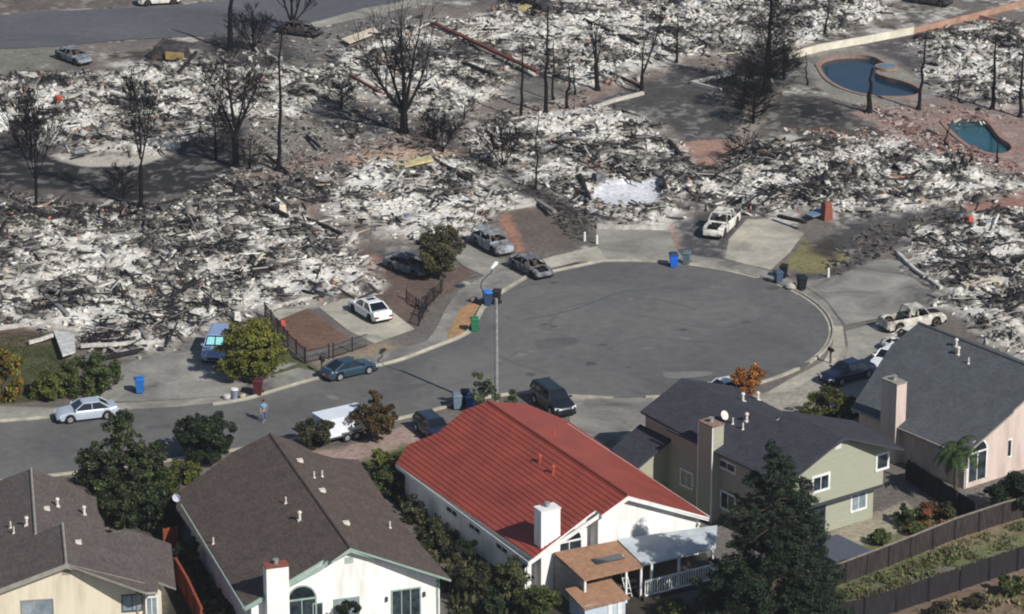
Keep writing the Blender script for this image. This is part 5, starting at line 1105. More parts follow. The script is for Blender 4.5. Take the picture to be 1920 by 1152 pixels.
wall_line('low_wall', 'stepped pale footing at the head of the middle driveway', 'wall', [(1120, 428), (1160, 430), (1200, 430), (1235, 430)], .35, .35, mat('footing', (198, 194, 186)))
wall_line('low_wall', 'crooked pale footing beside the wide fan driveway', 'wall', [(1682, 478), (1715, 510), (1765, 545)], .35, .3, mat('footing', (198, 194, 186)))
wall_line('low_wall', 'cream fallen wall lying at the right of the fan driveway', 'wall', [(1806, 546), (1872, 536)], .6, 1.1, cream_w)
char_w = mat('charred_wood', (44, 40, 40), (26, 24, 26), 4, .9); rust_b = mat('rusty_steel', (118, 66, 54), (88, 50, 44), 3, .85); ash_w = mat('ashen_timber', (150, 146, 142), (96, 92, 90), 2.5, .9, stretch=(4, 1, 1)); wht_b = mat('white_beam', (216, 212, 204), (170, 164, 156), 3, .85)
BEAMS = [((812, 50), (1010, 148), .42, .4, rust_b, 'long rusty steel beam lying across the upper ash field'), ((1084, 38), (1200, 94), .3, .3, char_w, 'long black beam lying in the ash at top centre'), ((865, 122), (930, 152), .35, .3, char_w, 'short black beam below the long rusty one'),
 ((640, 138), (712, 182), .25, .25, rust_b, 'thin rusty beam left of the forked black tree'), ((816, 306), (884, 350), .3, .25, char_w, 'black beam on the white ash heap, upper piece'), ((884, 350), (930, 372), .3, .25, ash_w, 'grey beam on the white ash heap, lower piece'),
 ((496, 392), (540, 418), .3, .3, char_w, 'dark beam by the cream block in the left ruins'), ((572, 416), (640, 450), .3, .3, char_w, 'dark beam just right of the cream block in the left ruins'), ((88, 564), (128, 604), .35, .3, ash_w, 'grey post leaning in the ruins above the dark lawn'),
 ((152, 658), (284, 656), .3, .35, wht_b, 'long white fascia beam at the edge of the left driveway'), ((54, 648), (100, 640), .25, .2, wht_b, 'short white board lying on the dark lawn'), ((258, 612), (278, 652), .25, .25, ash_w, 'grey plank leaning across the ruins above the white fascia beam'),
 ((180, 680), (262, 668), .25, .2, char_w, 'black board below the white fascia beam'), ((1088, 336), (1106, 388), .25, .4, char_w, 'black post frame at the left of the pale square slab'), ((1238, 330), (1248, 366), .25, .4, char_w, 'black post frame at the right of the pale square slab'),
 ((1460, 416), (1510, 434), .4, .5, char_w, 'charred lintel at the head of the bright driveway'), ((340, 138), (368, 108), .3, .3, char_w, 'charred timber beside the yellow truck panel'), ((1204, 168), (1140, 144), .2, .2, char_w, 'thin black pole in the ash left of the forked stump'),
 ((1255, 270), (1275, 300), .3, .3, char_w, 'black beam at the right edge of the slab ruins'), ((540, 330), (500, 300), .2, .2, char_w, 'short charred log on the scorched soil'), ((575, 258), (600, 285), .2, .2, char_w, 'bent black pipe on the pale soil'), ((1010, 385), (1040, 410), .35, .3, ash_w, 'ashen beam beside the brown plot')]
for a, b, wd, z, m, lb in BEAMS:
    A = Vector((*G(*a), 0)); B = Vector((*G(*b), 0)); d = B-A; mb = MB(); l = d.length; n_ = max(2, int(l/.8)); pts = []
    for i in range(n_+1): t_ = i/n_; pts.append((l*t_, random.uniform(-.03, .03), z+random.uniform(-.02, .05)+.25*t_))
    for p, q in zip(pts, pts[1:]): mb.hexa([(p[0], p[1]-wd/2, p[2]-.1), (q[0], q[1]-wd/2, q[2]-.1), (q[0], q[1]+wd/2, q[2]-.1), (p[0], p[1]+wd/2, p[2]-.1)], [(p[0], p[1]-wd/2, p[2]+.15), (q[0], q[1]-wd/2, q[2]+.15), (q[0], q[1]+wd/2, q[2]+.15), (p[0], p[1]+wd/2, p[2]+.15)])
    o = mb.build('fallen_beam', m); o.location = A; o.rotation_euler = (0, 0, atan2(d.y, d.x)); tag(o, lb, 'beam')
def board_fence(name, label, P, h, m, postm, step=2.4, bay=.15, cap=True, cat='fence', gap=.012, posts_front=True):
    W = [Vector(p) for p in poly(P)]; o0 = W[0]; t = thing(name, label, cat, (o0.x, o0.y, 0)); mb = MB(); rr = random.Random(3); cb = MB(); npst = []
    for a, b in zip(W, W[1:]):
        d = b-a; l = d.length; d = d.normalized(); n = Vector((-d.y, d.x)); a = a-o0; k = int(l/bay)
        for i in range(k):
            p = a+d*(i*bay+gap); q = a+d*((i+1)*bay); hh = h+rr.uniform(-.05, .04)*(2 if rr.random() < .1 else 1)
            mb.hexa([(p.x, p.y, 0), (q.x, q.y, 0), (q.x+n.x*.025, q.y+n.y*.025, 0), (p.x+n.x*.025, p.y+n.y*.025, 0)], [(p.x, p.y, hh), (q.x, q.y, hh), (q.x+n.x*.025, q.y+n.y*.025, hh), (p.x+n.x*.025, p.y+n.y*.025, hh)])
        if cap:
            p = a-n*.07; q = a+d*l-n*.07; p2 = a+n*.1; q2 = a+d*l+n*.1; cb.hexa([(p.x, p.y, h+.035), (q.x, q.y, h+.035), (q2.x, q2.y, h+.035), (p2.x, p2.y, h+.035)], [(p.x, p.y, h+.08), (q.x, q.y, h+.08), (q2.x, q2.y, h+.08), (p2.x, p2.y, h+.08)])
        kk = max(1, round(l/step))
        for i in range(kk+1): npst.append(a+d*(l*i/kk)-n*.06)
    mb.build('boards', m, t)
    if cap: cb.build('cap_rail', postm, t)
    for p in npst: pm = MB(); pm.box(p.x-.06, p.x+.06, p.y-.06, p.y+.04, 0, h+.03); pm.build('post', m, t)
fgr = mat('weathered_fence', (66, 58, 54), (40, 36, 36), 3, .9, stretch=(2, 2, .4)); fcap = mat('fence_cap', (140, 134, 124), (112, 106, 98), 3); fdk = mat('dark_fence', (46, 42, 44), (30, 29, 32), 3, .9, stretch=(2, 2, .4)); forg = mat('red_cedar_fence', (150, 74, 52), (118, 58, 44), 3, .9, stretch=(2, 2, .4))
board_fence('board_fence', 'weathered grey board fence with pale cap behind the olive house', [(1545, 1108), (1625, 1078), (1707, 1046), (1790, 1012), (1880, 982), (1960, 960)], 1.5, fgr, fcap)
board_fence('board_fence', 'dark lower board fence along the bottom right slope', [(1480, 1198), (1560, 1182), (1680, 1148), (1800, 1107), (1960, 1052)], 1.65, fdk, fcap, cap=False)
board_fence('board_fence', 'rust-red board fence between the cream and the brown-roofed houses', [(330, 1092), (352, 1130), (380, 1190)], 1.7, forg, forg)
board_fence('board_fence', 'dark board fence between the olive and the pink houses', [(1700, 900), (1760, 940), (1830, 985)], 1.6, fdk, fdk, cap=False)
board_fence('board_fence', 'short orange fence panel by the corner of the cream roof', [(308, 1030), (332, 1026)], 1.5, forg, forg, cap=False)
def iron_fence(label, P, h=1.1, broken=0.0, m=None):
    m = m or mat('black_iron', (34, 33, 36), (24, 24, 27), 4, .6); W = [Vector(p) for p in poly(P)]; o0 = W[0]; mb = MB(); rr = random.Random(5); t = thing('iron_fence', label, 'fence', (o0.x, o0.y, 0))
    for a, b in zip(W, W[1:]):
        d = b-a; l = d.length; d = d.normalized(); a = a-o0; k = int(l/.14)
        for i in range(k):
            p = a+d*i*.14; dz = rr.uniform(-.1, .1)*broken*3
            mb.tube((p.x, p.y, .08), (p.x+dz*.5, p.y+dz*.3, h), .016, n=4, cap=False)
        for zz in (.15, h-.12): mb.tube((a.x, a.y, zz), (a.x+d.x*l, a.y+d.y*l, zz), .025, n=4)
        for i in range(int(l/2)+1): p = a+d*min(i*2, l); q_ = MB(); q_.box(p.x-.05, p.x+.05, p.y-.05, p.y+.05, 0, h+.1); q_.build('post', m, t)
    mb.build('railing', m, t)
iron_fence('black iron fence left of the small brown plot', [(497, 595), (540, 650), (573, 682)], 1.2)
iron_fence('black iron fence in front of the small brown plot', [(573, 682), (625, 672), (690, 650)], 1.15)
iron_fence('short burnt iron fence run right of the white sedan', [(785, 612), (800, 580), (832, 545)], 1.1, .6)
iron_fence('bent burnt iron railing on the brown yard', [(762, 562), (785, 580), (806, 588)], .8, 1)
# brick chimney stump and blocks standing in the ash
def stump(label, px, py, w_, d_, h, m, name='chimney_stump', cat='chimney stump'):
    x, y = G(px, py); mb = MB(); n = 5
    for i in range(n):
        z0, z1 = h*i/n, h*(i+1)/n; k0, k1 = 1-.25*i/n, 1-.25*(i+1)/n
        mb.hexa([(-w_*k0, -d_, z0), (w_*k0, -d_, z0), (w_*k0, d_, z0), (-w_*k0, d_, z0)], [(-w_*k1, -d_*k1, z1+.05*(i == n-1)), (w_*k1, -d_*k1, z1), (w_*k1, d_*k1, z1-.06*(i == n-1)), (-w_*k1, d_*k1, z1)])
    o = mb.build(name, m); o.location = (x, y, 0); o.rotation_euler = (0, 0, radians(30)); tag(o, label, cat)
stump('red brick chimney stump standing above the bright driveway', 1549, 412, .45, .4, 1.6, brick_r)
stump('orange brick remnant in the far left ash field', 110, 196, .35, .3, .9, mat('orange_brick', (200, 92, 60), (160, 70, 50), 3))
stump('cream block standing at the corner of the left ruins', 528, 402, .38, .3, .9, cream_w, 'masonry_block', 'masonry block')
stump('small red brick remnant at the right edge of the ruins', 1817, 423, .3, .3, .8, mat('orange_brick', (200, 92, 60)), 'masonry_block', 'masonry block')
stump('white appliance shell at the left edge of the picture', 4, 248, .6, .4, 1.9, trim_w, 'white_appliance', 'appliance')
stump('dark square appliance shell beside the pale slab', 1122, 345, .55, .45, 1.0, b_dark, 'burnt_appliance', 'appliance')
stump('black appliance shell by the yellow insulation in the slab ruins', 1088, 262, .6, .4, .7, b_dark, 'burnt_appliance', 'appliance')
stump('white water tank shell beside the round green tree', 443, 602, .3, .3, .8, wht_b, 'burnt_appliance', 'appliance')
stump('small terracotta planter on the brown plot by the iron fence', 529, 612, .22, .2, .5, mat('planter_red', (190, 84, 76), (160, 66, 60), 4), 'planter', 'planter')
x, y = G(676, 82); mb = MB(); c = poly([(640, 82), (700, 60), (712, 68), (655, 90)]); mb.prism(ccw([(p[0]-x, p[1]-y) for p in c]), .4, .5); o = mb.build('wall_panel', cream_w); o.location = (x, y, 0); tag(o, 'large cream wall panel lying flat left of the tall forked tree', 'wall panel')
for pp, lb, cc in (([(970, 22), (992, 14), (998, 20), (978, 30)], 'yellow sheeting on the black vehicle at the top edge', (196, 176, 120)), ([(740, 318), (808, 304), (812, 312), (750, 326)], 'yellowish board on the white ash heap', (206, 190, 140)), ([(100, 630), (140, 640), (142, 672), (118, 680)], 'white sheet of siding beside the dark lawn', (206, 204, 200)), ([(1510, 412), (1545, 396), (1546, 410), (1524, 418)], 'blue-grey sheet leaning at the brick chimney stump', (110, 136, 160))):
    c = poly(pp); x, y = c[0]; mb = MB(); mb.prism(ccw([(p[0]-x, p[1]-y) for p in c]), .45, lambda u_, v_: .52+.05*u_); o = mb.build('loose_sheet', mat('sheet_%d' % cc[2], cc, tuple(int(v*.8) for v in cc), 2)); o.location = (x, y, 0); tag(o, lb, 'sheet')

# ------------------------------------------------------------------ charred trees
char = mat('charcoal_bark', (34, 32, 34), (18, 17, 20), 6, .95, spec=.1)
def grow(mb, p, d, r, l, depth, rr, spread, up, seg=3, twig=3):
    """tapering limb that keeps dividing"""
    d = d.normalized(); q = p; r0 = r
    for i in range(seg):
        r1 = r*(1-.35*(i+1)/seg); d = (d+Vector((rr.gauss(0, .12), rr.gauss(0, .12), rr.gauss(0, .06)+up*.08))).normalized(); n = q+d*l/seg
        mb.tube(q, n, max(r0, .017), max(r1, .014), 5 if r > .03 else 3, cap=False); q = n; r0 = r1
        if depth > 0 and i >= seg-2:
            for _ in range(twig if i == seg-1 else 1):
                ax = Vector((rr.gauss(0, 1), rr.gauss(0, 1), rr.gauss(0, .5))); nd = (d+ax.normalized()*spread+Vector((0, 0, up))).normalized()
                grow(mb, q, nd, r1*.62, l*rr.uniform(.55, .8), depth-1, rr, spread, up, seg, twig)
def height_to(px, py, x, y):
    return GA(px, py, x, y)
def charred(label, base, top, r, limbs=(), kind='branch', seed=0, group='charred trees in the burnt lots', depth=3, spread=.6, up=.35, twigs=0, name='charred_tree'):
    """limbs: list of (height fraction where it leaves, dx, dy, dz of its end relative to tree height, radius factor)"""
    r *= 1.18; x, y = G(*base); h, tx = GA(top[0], top[1], x, y); lean = (tx-x); rr = random.Random(seed*7+3)
    t = thing(name, label, 'tree', (x, y, 0), 0, group); tm = MB(); n = 8; pts = []
    for i in range(n+1): f = i/n; pts.append((Vector((lean*f+rr.gauss(0, .09)*(0 < i < n), rr.gauss(0, .09)*(i > 0), h*f-.05*(i == 0))), r*(1-.75*f)))
    if kind == 'pole':
        tm.tube(pts[0][0], pts[0][0]+Vector((0, 0, .4)), r*1.5, r, 8)
        for (a, ra), (b, rb) in zip(pts, pts[1:]): tm.tube(a, b, ra, rb, 7)
        tm.build('trunk', char, t); bm_ = MB()
        for i in range(twigs):
            f = rr.uniform(.2, .98); p = Vector((lean*f, 0, h*f)); a = rr.uniform(0, 6.28); l = rr.uniform(.15, .7)*(1.2-f)
            grow(bm_, p, Vector((cos(a), sin(a), .3)), r*.3*(1.1-f)+.008, l, 1, rr, .5, .2, 2, 2)
        if twigs: bm_.build('branches', char, t)
    else:
        f0 = limbs[0][0] if limbs else .3; k = max(1, int(n*f0))
        tm.tube(pts[0][0], pts[0][0]+Vector((0, 0, .5)), r*1.6, r*1.05, 8)
        zf = h*f0; tm.tube((0, 0, 0), (lean*f0, 0, zf), r, r*.85, 8); tm.build('trunk', char, t)
        bm_ = MB()
        for (f, dx, dy, dz, k_) in limbs:
            p = Vector((lean*f, 0, h*f)); d = Vector((dx, dy, dz)); L = d.length*h
            q = p; dd = d.normalized(); r0 = r*k_; sg = 5; cur = Vector((dd.x, dd.y, dd.z*.7)).normalized()
            for i in range(sg):
                cur = (cur*.75+dd*.25+Vector((0, 0, .12))+Vector((rr.gauss(0, .05), rr.gauss(0, .05), 0))).normalized(); nq = q+cur*L/sg; r1 = r*k_*(1-.16*(i+1)); bm_.tube(q, nq, r0, r1, 6, cap=False); q = nq; r0 = r1
                if i >= 1:
                    for _ in range(3):
                        ax = Vector((rr.gauss(0, 1), rr.gauss(0, 1), rr.gauss(0, .4))).normalized(); grow(bm_, q, (cur+ax*spread+Vector((0, 0, up))), r1*.5, L*rr.uniform(.2, .36), depth-2, rr, spread, up, 3, 3)
            grow(bm_, q, cur, r0, L*.3, depth-1, rr, spread, up, 3, 2)
        bm_.build('branches', char, t)
    return t
charred('large forked black tree in the centre of the upper ruins', (757, 250), (760, 20), .34, [(.16, -.30, .05, .42, .6), (.17, -.17, -.1, .62, .5), (.2, .02, .1, .66, .6), (.19, .13, -.05, .62, .5), (.16, .22, .1, .42, .5), (.18, -.02, -.2, .5, .45)], seed=1, depth=3, spread=.5)
charred('many-limbed black tree left of the tall thin trunk', (443, 315), (436, 120), .28, [(.3, -.2, .1, .4, .5), (.32, .2, 0, .5, .6), (.4, -.05, -.1, .55, .6), (.35, .12, .15, .35, .4), (.28, -.12, -.1, .3, .4)], seed=2, depth=4, spread=.7, up=.1)
charred('tall thin charred trunk at left centre', (520, 322), (528, 40), .17, kind='pole', seed=3, twigs=26)
charred('slim black tree with short twigs at left', (265, 395), (262, 180), .17, [(.4, .07, 0, .4, .5), (.45, -.07, .05, .45, .5), (.5, .02, -.05, .48, .6)], seed=4, depth=4, spread=.5, up=.2)
charred('fine twiggy black tree at the far left', (68, 392), (66, 215), .13, [(.3, -.22, 0, .5, .5), (.3, .2, .1, .5, .5), (.35, 0, 0, .6, .6), (.3, .08, -.2, .45, .4), (.3, -.1, .2, .5, .4)], seed=5, depth=4, spread=.5)
charred('thick black trunk reaching out of the top edge', (430, 95), (434, -60), .28, kind='pole', seed=6, twigs=14)
charred('cluster of black stems above the far road', (548, 62), (545, -50), .22, [(.15, -.2, 0, .6, .6), (.15, .2, .05, .6, .6), (.2, 0, 0, .7, .7), (.15, .32, -.1, .45, .4)], seed=7, depth=4, spread=.5)
charred('slender charred pole left of the pair in the upper centre', (976, 222), (981, 80), .15, kind='pole', seed=8, twigs=10)
charred('tallest charred pole in the upper centre', (1023, 214), (1028, 10), .18, kind='pole', seed=9, twigs=22)
charred('thin charred pole just right of the tallest one', (1037, 188), (1039, 72), .11, kind='pole', seed=10, twigs=8)
charred('short charred pole in front of the pink soil', (1063, 205), (1066, 120), .15, kind='pole', seed=11, twigs=8)
charred('short bent charred pole on the pink soil', (1078, 178), (1075, 112), .09, kind='pole', seed=12, twigs=5)
charred('charred trunk with upright twigs in the ash field', (1120, 170), (1114, 55), .2, [(.45, -.05, 0, .45, .5), (.4, .08, 0, .35, .5), (.5, .0, .05, .4, .6)], seed=13, depth=3, spread=.35)
charred('charred tree split into a narrow fork', (1203, 176), (1205, 60), .17, [(.3, .3, 0, .75, .6), (.3, 0, 0, .55, .6)], seed=14, depth=3, spread=.25)
charred('thin charred trunk behind the dark burnt bushes', (1268, 118), (1270, 30), .13, kind='pole', seed=15, twigs=12)
charred('bare grey pole in front of the slab ruins', (1004, 356), (1009, 200), .09, kind='pole', seed=16, twigs=5)
charred('low multi-stemmed burnt shrub left of the bare grey pole', (943, 316), (938, 258), .1, [(.1, -.5, 0, .7, .6), (.1, .5, 0, .7, .6), (.1, 0, .2, .9, .7), (.1, .25, -.3, .7, .5), (.1, -.25, -.2, .7, .5)], seed=17, depth=4, spread=.6, name='burnt_shrub')
charred('tall dense burnt conifer skeleton at upper right centre', (1440, 172), (1446, -30), .26, kind='pole', seed=18, twigs=0)
charred('thin trunk at the top edge right of the dense skeleton', (1547, 70), (1554, -10), .13, kind='pole', seed=19, twigs=12)
charred('thick burnt palm trunk standing by the larger pool', (1628, 212), (1636, 126), .26, kind='pole', seed=20)
charred('burnt trunk with a kinked top right of the larger pool', (1722, 206), (1737, 60), .17, kind='pole', seed=21, twigs=8)
charred('straight black trunk at the top right', (1860, 206), (1869, 66), .19, kind='pole', seed=22, twigs=6)
charred('straight black trunk nearest the right edge', (1912, 220), (1917, 85), .17, kind='pole', seed=23, twigs=6)
charred('short black stake at the left rim of the smaller pool', (1772, 273), (1777, 232), .1, kind='pole', seed=24)
charred('short black stake at the right rim of the smaller pool', (1868, 308), (1871, 256), .1, kind='pole', seed=25)
charred('thin burnt stem left of the larger pool', (1514, 160), (1511, 98), .08, kind='pole', seed=26, twigs=8)
charred('thin burnt stem on the dark yard right of the larger pool', (1798, 192), (1799, 120), .08, kind='pole', seed=27, twigs=6)
charred('dark leaning stump at the left of the white ash heap', (660, 260), (655, 235), .14, [(.2, .7, 0, .6, .6), (.2, -.6, 0, .5, .5)], seed=28, depth=3, name='burnt_shrub')
charred('spiky burnt shrub at the top left kerb', (474, 96), (476, 42), .14, [(.1, -.5, 0, .7, .6), (.1, .5, 0, .7, .6), (.1, 0, .2, .9, .7), (.1, .25, -.3, .7, .5), (.1, -.25, -.2, .7, .5)], seed=29, depth=4, spread=.8, name='burnt_shrub')
charred('low burnt shrub below the forked black tree', (830, 285), (832, 240), .1, [(.1, -.5, 0, .7, .6), (.1, .5, 0, .7, .6), (.1, 0, .2, .9, .7), (.1, .3, -.3, .6, .5), (.1, -.5, -.2, .5, .5)], seed=30, depth=4, spread=.8, name='burnt_shrub')
charred('low burnt shrub on the pale pool path', (1800, 330), (1802, 300), .08, [(.1, -.5, 0, .7, .6), (.1, .5, 0, .7, .6), (.1, 0, .2, .9, .7)], seed=31, depth=4, spread=.8, name='burnt_shrub')
# whorls of fine branches on the burnt conifer and two burnt shrubs at its foot
def whorls(label, base, top, rad, n, seed, low=.12, droop=-.1, name='charred_tree', pw=.8):
    x, y = G(*base); h, tx = GA(top[0], top[1], x, y); rr = random.Random(seed); t = thing(name, label, 'tree', (x, y, 0), 0, 'charred trees in the burnt lots')
    mb = MB(); mb.tube((0, 0, 0), (tx-x, 0, h), rad*.09, .03, 7); mb.build('trunk', char, t); mb = MB()
    for i in range(n):
        f = low+(1-low)*rr.random()**1.1; a = rr.uniform(0, 6.283); l = rad*(1-f)**pw*rr.uniform(.5, 1.1)+.2
        grow(mb, Vector(((tx-x)*f, 0, h*f)), Vector((cos(a), sin(a), droop+.5)), .03*(1.2-f), l*.75, 2, rr, .5, .15, 3, 2)
    mb.build('branches', char, t)
whorls('tall dense burnt tree skeleton beside the long cream wall', (1432, 176), (1450, -20), 3.0, 210, 5)
whorls('dark burnt bush left of the dense skeleton', (1392, 205), (1400, 128), 2.3, 85, 6, pw=.4)
whorls('dark burnt bush below the dense skeleton', (1412, 232), (1416, 165), 1.9, 110, 7, pw=.4)
whorls('dark burnt bush behind the dense skeleton', (1470, 150), (1470, 95), 2.0, 65, 8, pw=.4)
whorls('small burnt conifer skeleton by the far left charred tree', (640, 205), (642, 160), 1.6, 80, 9, pw=.5)
whorls('twiggy burnt sapling behind the many-limbed black tree', (405, 300), (402, 205), 1.6, 70, 12, pw=.5)
whorls('twiggy burnt sapling at the foot of the many-limbed black tree', (468, 318), (470, 262), 1.3, 50, 13, pw=.4)
whorls('twiggy burnt sapling beside the fine twiggy tree at the far left', (60, 300), (52, 190), 1.7, 80, 14, pw=.5)
whorls('twiggy burnt sapling left of the slim black tree', (232, 372), (228, 318), 1.5, 55, 15, pw=.4)
whorls('twiggy burnt bush below the forked black tree at its right', (812, 262), (815, 212), 1.6, 60, 16, pw=.4)
whorls('burnt hedge remnant right of the white ash heap', (1395, 300), (1398, 262), 1.5, 40, 10, pw=.3)
whorls('burnt hedge remnant at the head of the ruined lot', (870, 225), (872, 190), 1.2, 30, 11, pw=.4)

# ------------------------------------------------------------------ living trees and shrubs
leafm, _t, _b = new_mat('leaves'); _b.inputs['Roughness'].default_value = .7; _b.inputs['Specular IOR Level'].default_value = .25
_a = _t.nodes.new('ShaderNodeAttribute'); _a.attribute_name = 'Col'; _t.links.new(_a.outputs['Color'], _b.inputs['Base Color'])
_tr = _t.nodes.new('ShaderNodeBsdfTranslucent'); _t.links.new(_a.outputs['Color'], _tr.inputs['Color']); _mx = _t.nodes.new('ShaderNodeMixShader'); _mx.inputs[0].default_value = .12
_t.links.new(_b.outputs[0], _mx.inputs[1]); _t.links.new(_tr.outputs[0], _mx.inputs[2]); _t.links.new(_mx.outputs[0], _t.nodes['Material Output'].inputs['Surface'])
bark = mat('bark', (92, 80, 70), (66, 58, 52), 5, .95)
def foliage(name, blobs, n, size, pal, seed, parent, inner=.5, upb=.35, aspect=.6, clump=2.6):
    """blobs: (x,y,z,rx,ry,rz); leaf-sized faces spread through the shell of each blob"""
    n = int(n*3.0); size *= .68; rng = np.random.default_rng(seed); bb = np.array(blobs, float); vol = bb[:, 3]*bb[:, 4]+bb[:, 3]*bb[:, 5]+bb[:, 4]*bb[:, 5]
    ns = int(max(14, vol.sum()*clump*2.4)); ws = rng.choice(len(blobs), ns, p=vol/vol.sum()); B = bb[ws]
    d = rng.normal(size=(ns, 3)); d /= np.linalg.norm(d, axis=1)[:, None]; rad = inner+(1.04-inner)*rng.random(ns)**.7
    lump = .74+.50*fbm(d[:, 0]*2.1+B[:, 0]*.7+d[:, 2]*1.3, d[:, 1]*2.1+B[:, 1]*.7-d[:, 2], .9, 3, seed+7); SP = B[:, :3]+d*B[:, 3:]*(rad*lump)[:, None]
    br = rng.uniform(.18, .46, ns)*np.minimum(1.25, bb[ws][:, 3]**.5); tint = rng.uniform(.72, 1.25, ns)
    k = rng.choice(ns, n, p=br**2/(br**2).sum()); q = rng.normal(size=(n, 3)); q /= np.linalg.norm(q, axis=1)[:, None]; q = q*(rng.random(n)**.45)[:, None]*br[k][:, None]; q[:, 2] *= .7
    P = SP[k]+q; d = d[k]; tk = tint[k]
    cl = fbm(P[:, 0]*1.0+P[:, 2]*.7, P[:, 1]*1.0-P[:, 2]*.5, 1.5, 3, seed); keep = (cl > .36) | (rng.random(n) < .5); P = P[keep]; d = d[keep]; cl = cl[keep]; tk = tk[keep]; n = len(P)
    P[:, 2] = np.maximum(P[:, 2], .05)
    nr = d*.8+rng.normal(size=(n, 3))*.7+np.array([0, 0, upb]); nr /= np.linalg.norm(nr, axis=1)[:, None]
    a = np.cross(nr, rng.normal(size=(n, 3))); a /= np.linalg.norm(a, axis=1)[:, None]; b = np.cross(nr, a)
    s = size*.82*rng.uniform(.5, 1.5, n)[:, None]; a = a*s; b = b*s*aspect
    V = np.stack([P-a, P-b+a*.1, P+a, P+b+a*.1], 1).reshape(-1, 3)
    pc = np.array([lin(c) for c in pal]); k = rng.integers(0, len(pal), n); C = pc[k]*(.38+.78*cl[:, None])*tk[:, None]*rng.uniform(.7, 1.3, (n, 1))
    me = bpy.data.meshes.new(name); me.vertices.add(4*n); me.vertices.foreach_set('co', V.ravel()); me.loops.add(4*n); me.loops.foreach_set('vertex_index', np.arange(4*n, dtype=np.int32)); me.polygons.add(n)
    me.polygons.foreach_set('loop_start', np.arange(0, 4*n, 4, dtype=np.int32)); me.polygons.foreach_set('loop_total', np.full(n, 4, np.int32)); me.update(calc_edges=True)
    at = me.color_attributes.new('Col', 'FLOAT_COLOR', 'POINT'); arr = np.ones((4*n, 4), np.float32); arr[:, :3] = np.repeat(C, 4, 0); at.data.foreach_set('color', arr.ravel())
    me.materials.append(leafm); o = bpy.data.objects.new(name, me); COL.objects.link(o); o.parent = parent; return o
G1 = [(62, 76, 40), (84, 96, 48), (48, 62, 36), (104, 112, 58)]; GD = [(40, 52, 34), (52, 64, 38), (32, 42, 30)]; GY = [(106, 112, 44), (124, 124, 50), (84, 94, 38), (134, 126, 58)]
GDRY = [(88, 84, 56), (70, 68, 48), (100, 94, 66)]; OR_ = [(184, 118, 62), (160, 92, 50), (196, 136, 78), (120, 84, 50)]; BRZ = [(84, 66, 40), (66, 56, 36), (104, 84, 48)]; GCON = [(36, 50, 38), (28, 40, 32), (48, 62, 42)]
def tree(label, base, blobs_px, n, size, pal, seed, name='leafy_tree', cat='tree', tr=.16, trunk=True, group=None, depth=1.0, **kw):
    """blobs_px: (px, py, rx, ry) silhouettes in the photo, stood at the tree's own distance"""
    x, y = G(*base); t = thing(name, label, cat, (x, y, 0), 0, group); rr = random.Random(seed); bl = []
    for i, (px, py, rx, ry) in enumerate(blobs_px):
        h, bx = GA(px, py, x, y); k = hypot(y, CH-h)/CF; rx_, rz_ = rx*k, ry*k/.95; dy = 0 if i == 0 else rr.uniform(-.5, .5)*rx_
        h2 = h - dy*.0; bl.append((bx-x, dy, h+dy*tan_, rx_, rx_*depth, rz_))
    if trunk:
        mb = MB(); zt = max(b[2] for b in bl); c = bl[0]
        mb.tube((0, 0, 0), (c[0]*.5, 0, c[2]*.6), tr, tr*.75, 8)
        for b in bl: mb.tube((c[0]*.5, 0, c[2]*.55), (b[0], b[1], b[2]), tr*.6, tr*.2, 6)
        mb.build('trunk', bark, t)
    foliage('crown', bl, n, size, pal, seed, t, **kw); return t
tan_ = .36
tree('big ragged green tree between the cream house and the street', (232, 990), [(225, 885, 55, 70), (190, 870, 45, 50), (262, 880, 50, 55), (225, 815, 38, 35), (232, 785, 18, 22), (215, 940, 55, 45), (290, 850, 26, 22), (168, 900, 30, 32), (265, 930, 45, 40)], 15000, .17, GD+G1[:3]+[(96, 100, 70)], 1, inner=.25)
tree('round dark green tree beside the street, left of the brown roof', (384, 868), [(384, 822, 50, 42), (362, 815, 32, 34), (408, 820, 30, 34), (384, 800, 34, 22)], 7000, .15, GD+[(58, 72, 42)], 2)
tree('round yellow-green tree over the blue van', (472, 712), [(470, 655, 56, 50), (440, 665, 36, 36), (505, 655, 30, 34), (475, 625, 36, 26), (480, 685, 44, 22)], 9000, .16, GY, 3, tr=.2)
tree('leafy green bush at the end of the dark lawn', (160, 735), [(165, 705, 52, 34), (190, 690, 34, 28), (130, 710, 34, 28)], 6000, .15, G1, 4, 'leafy_bush', 'bush', .1)
tree('smaller green bush left of the leafy bush', (95, 745), [(98, 722, 34, 24), (75, 732, 26, 18)], 3000, .15, G1+GY, 5, 'leafy_bush', 'bush', .1)
tree('green tree with orange autumn leaves at the left edge', (6, 752), [(8, 705, 36, 46), (20, 685, 22, 24), (-15, 690, 34, 40)], 4500, .17, GY+[(176, 96, 44)], 6)
tree('dry dull olive tree beside the burnt estate car', (826, 525), [(825, 465, 38, 44), (805, 468, 26, 32), (842, 470, 22, 34), (830, 440, 26, 22)], 6500, .16, GDRY, 7, inner=.3)
tree('bronze-leaved tree in front of the white trailer', (708, 830), [(700, 782, 34, 30), (724, 775, 24, 22), (703, 755, 15, 17), (678, 775, 20, 20), (715, 802, 28, 18)], 4600, .15, BRZ, 8, inner=.4)
tree('round dark shrub at the left end of the white trailer', (592, 838), [(594, 812, 34, 27), (580, 815, 24, 21)], 3600, .14, GD+GDRY, 9, 'round_shrub', 'bush', .08)
tree('thin grey-green sapling in front of the street lamp foot', (910, 775), [(905, 715, 20, 22), (925, 735, 18, 18), (898, 740, 14, 18)], 1100, .15, [(98, 108, 80), (80, 90, 66)], 10, 'sapling', 'tree', .06, inner=.1)
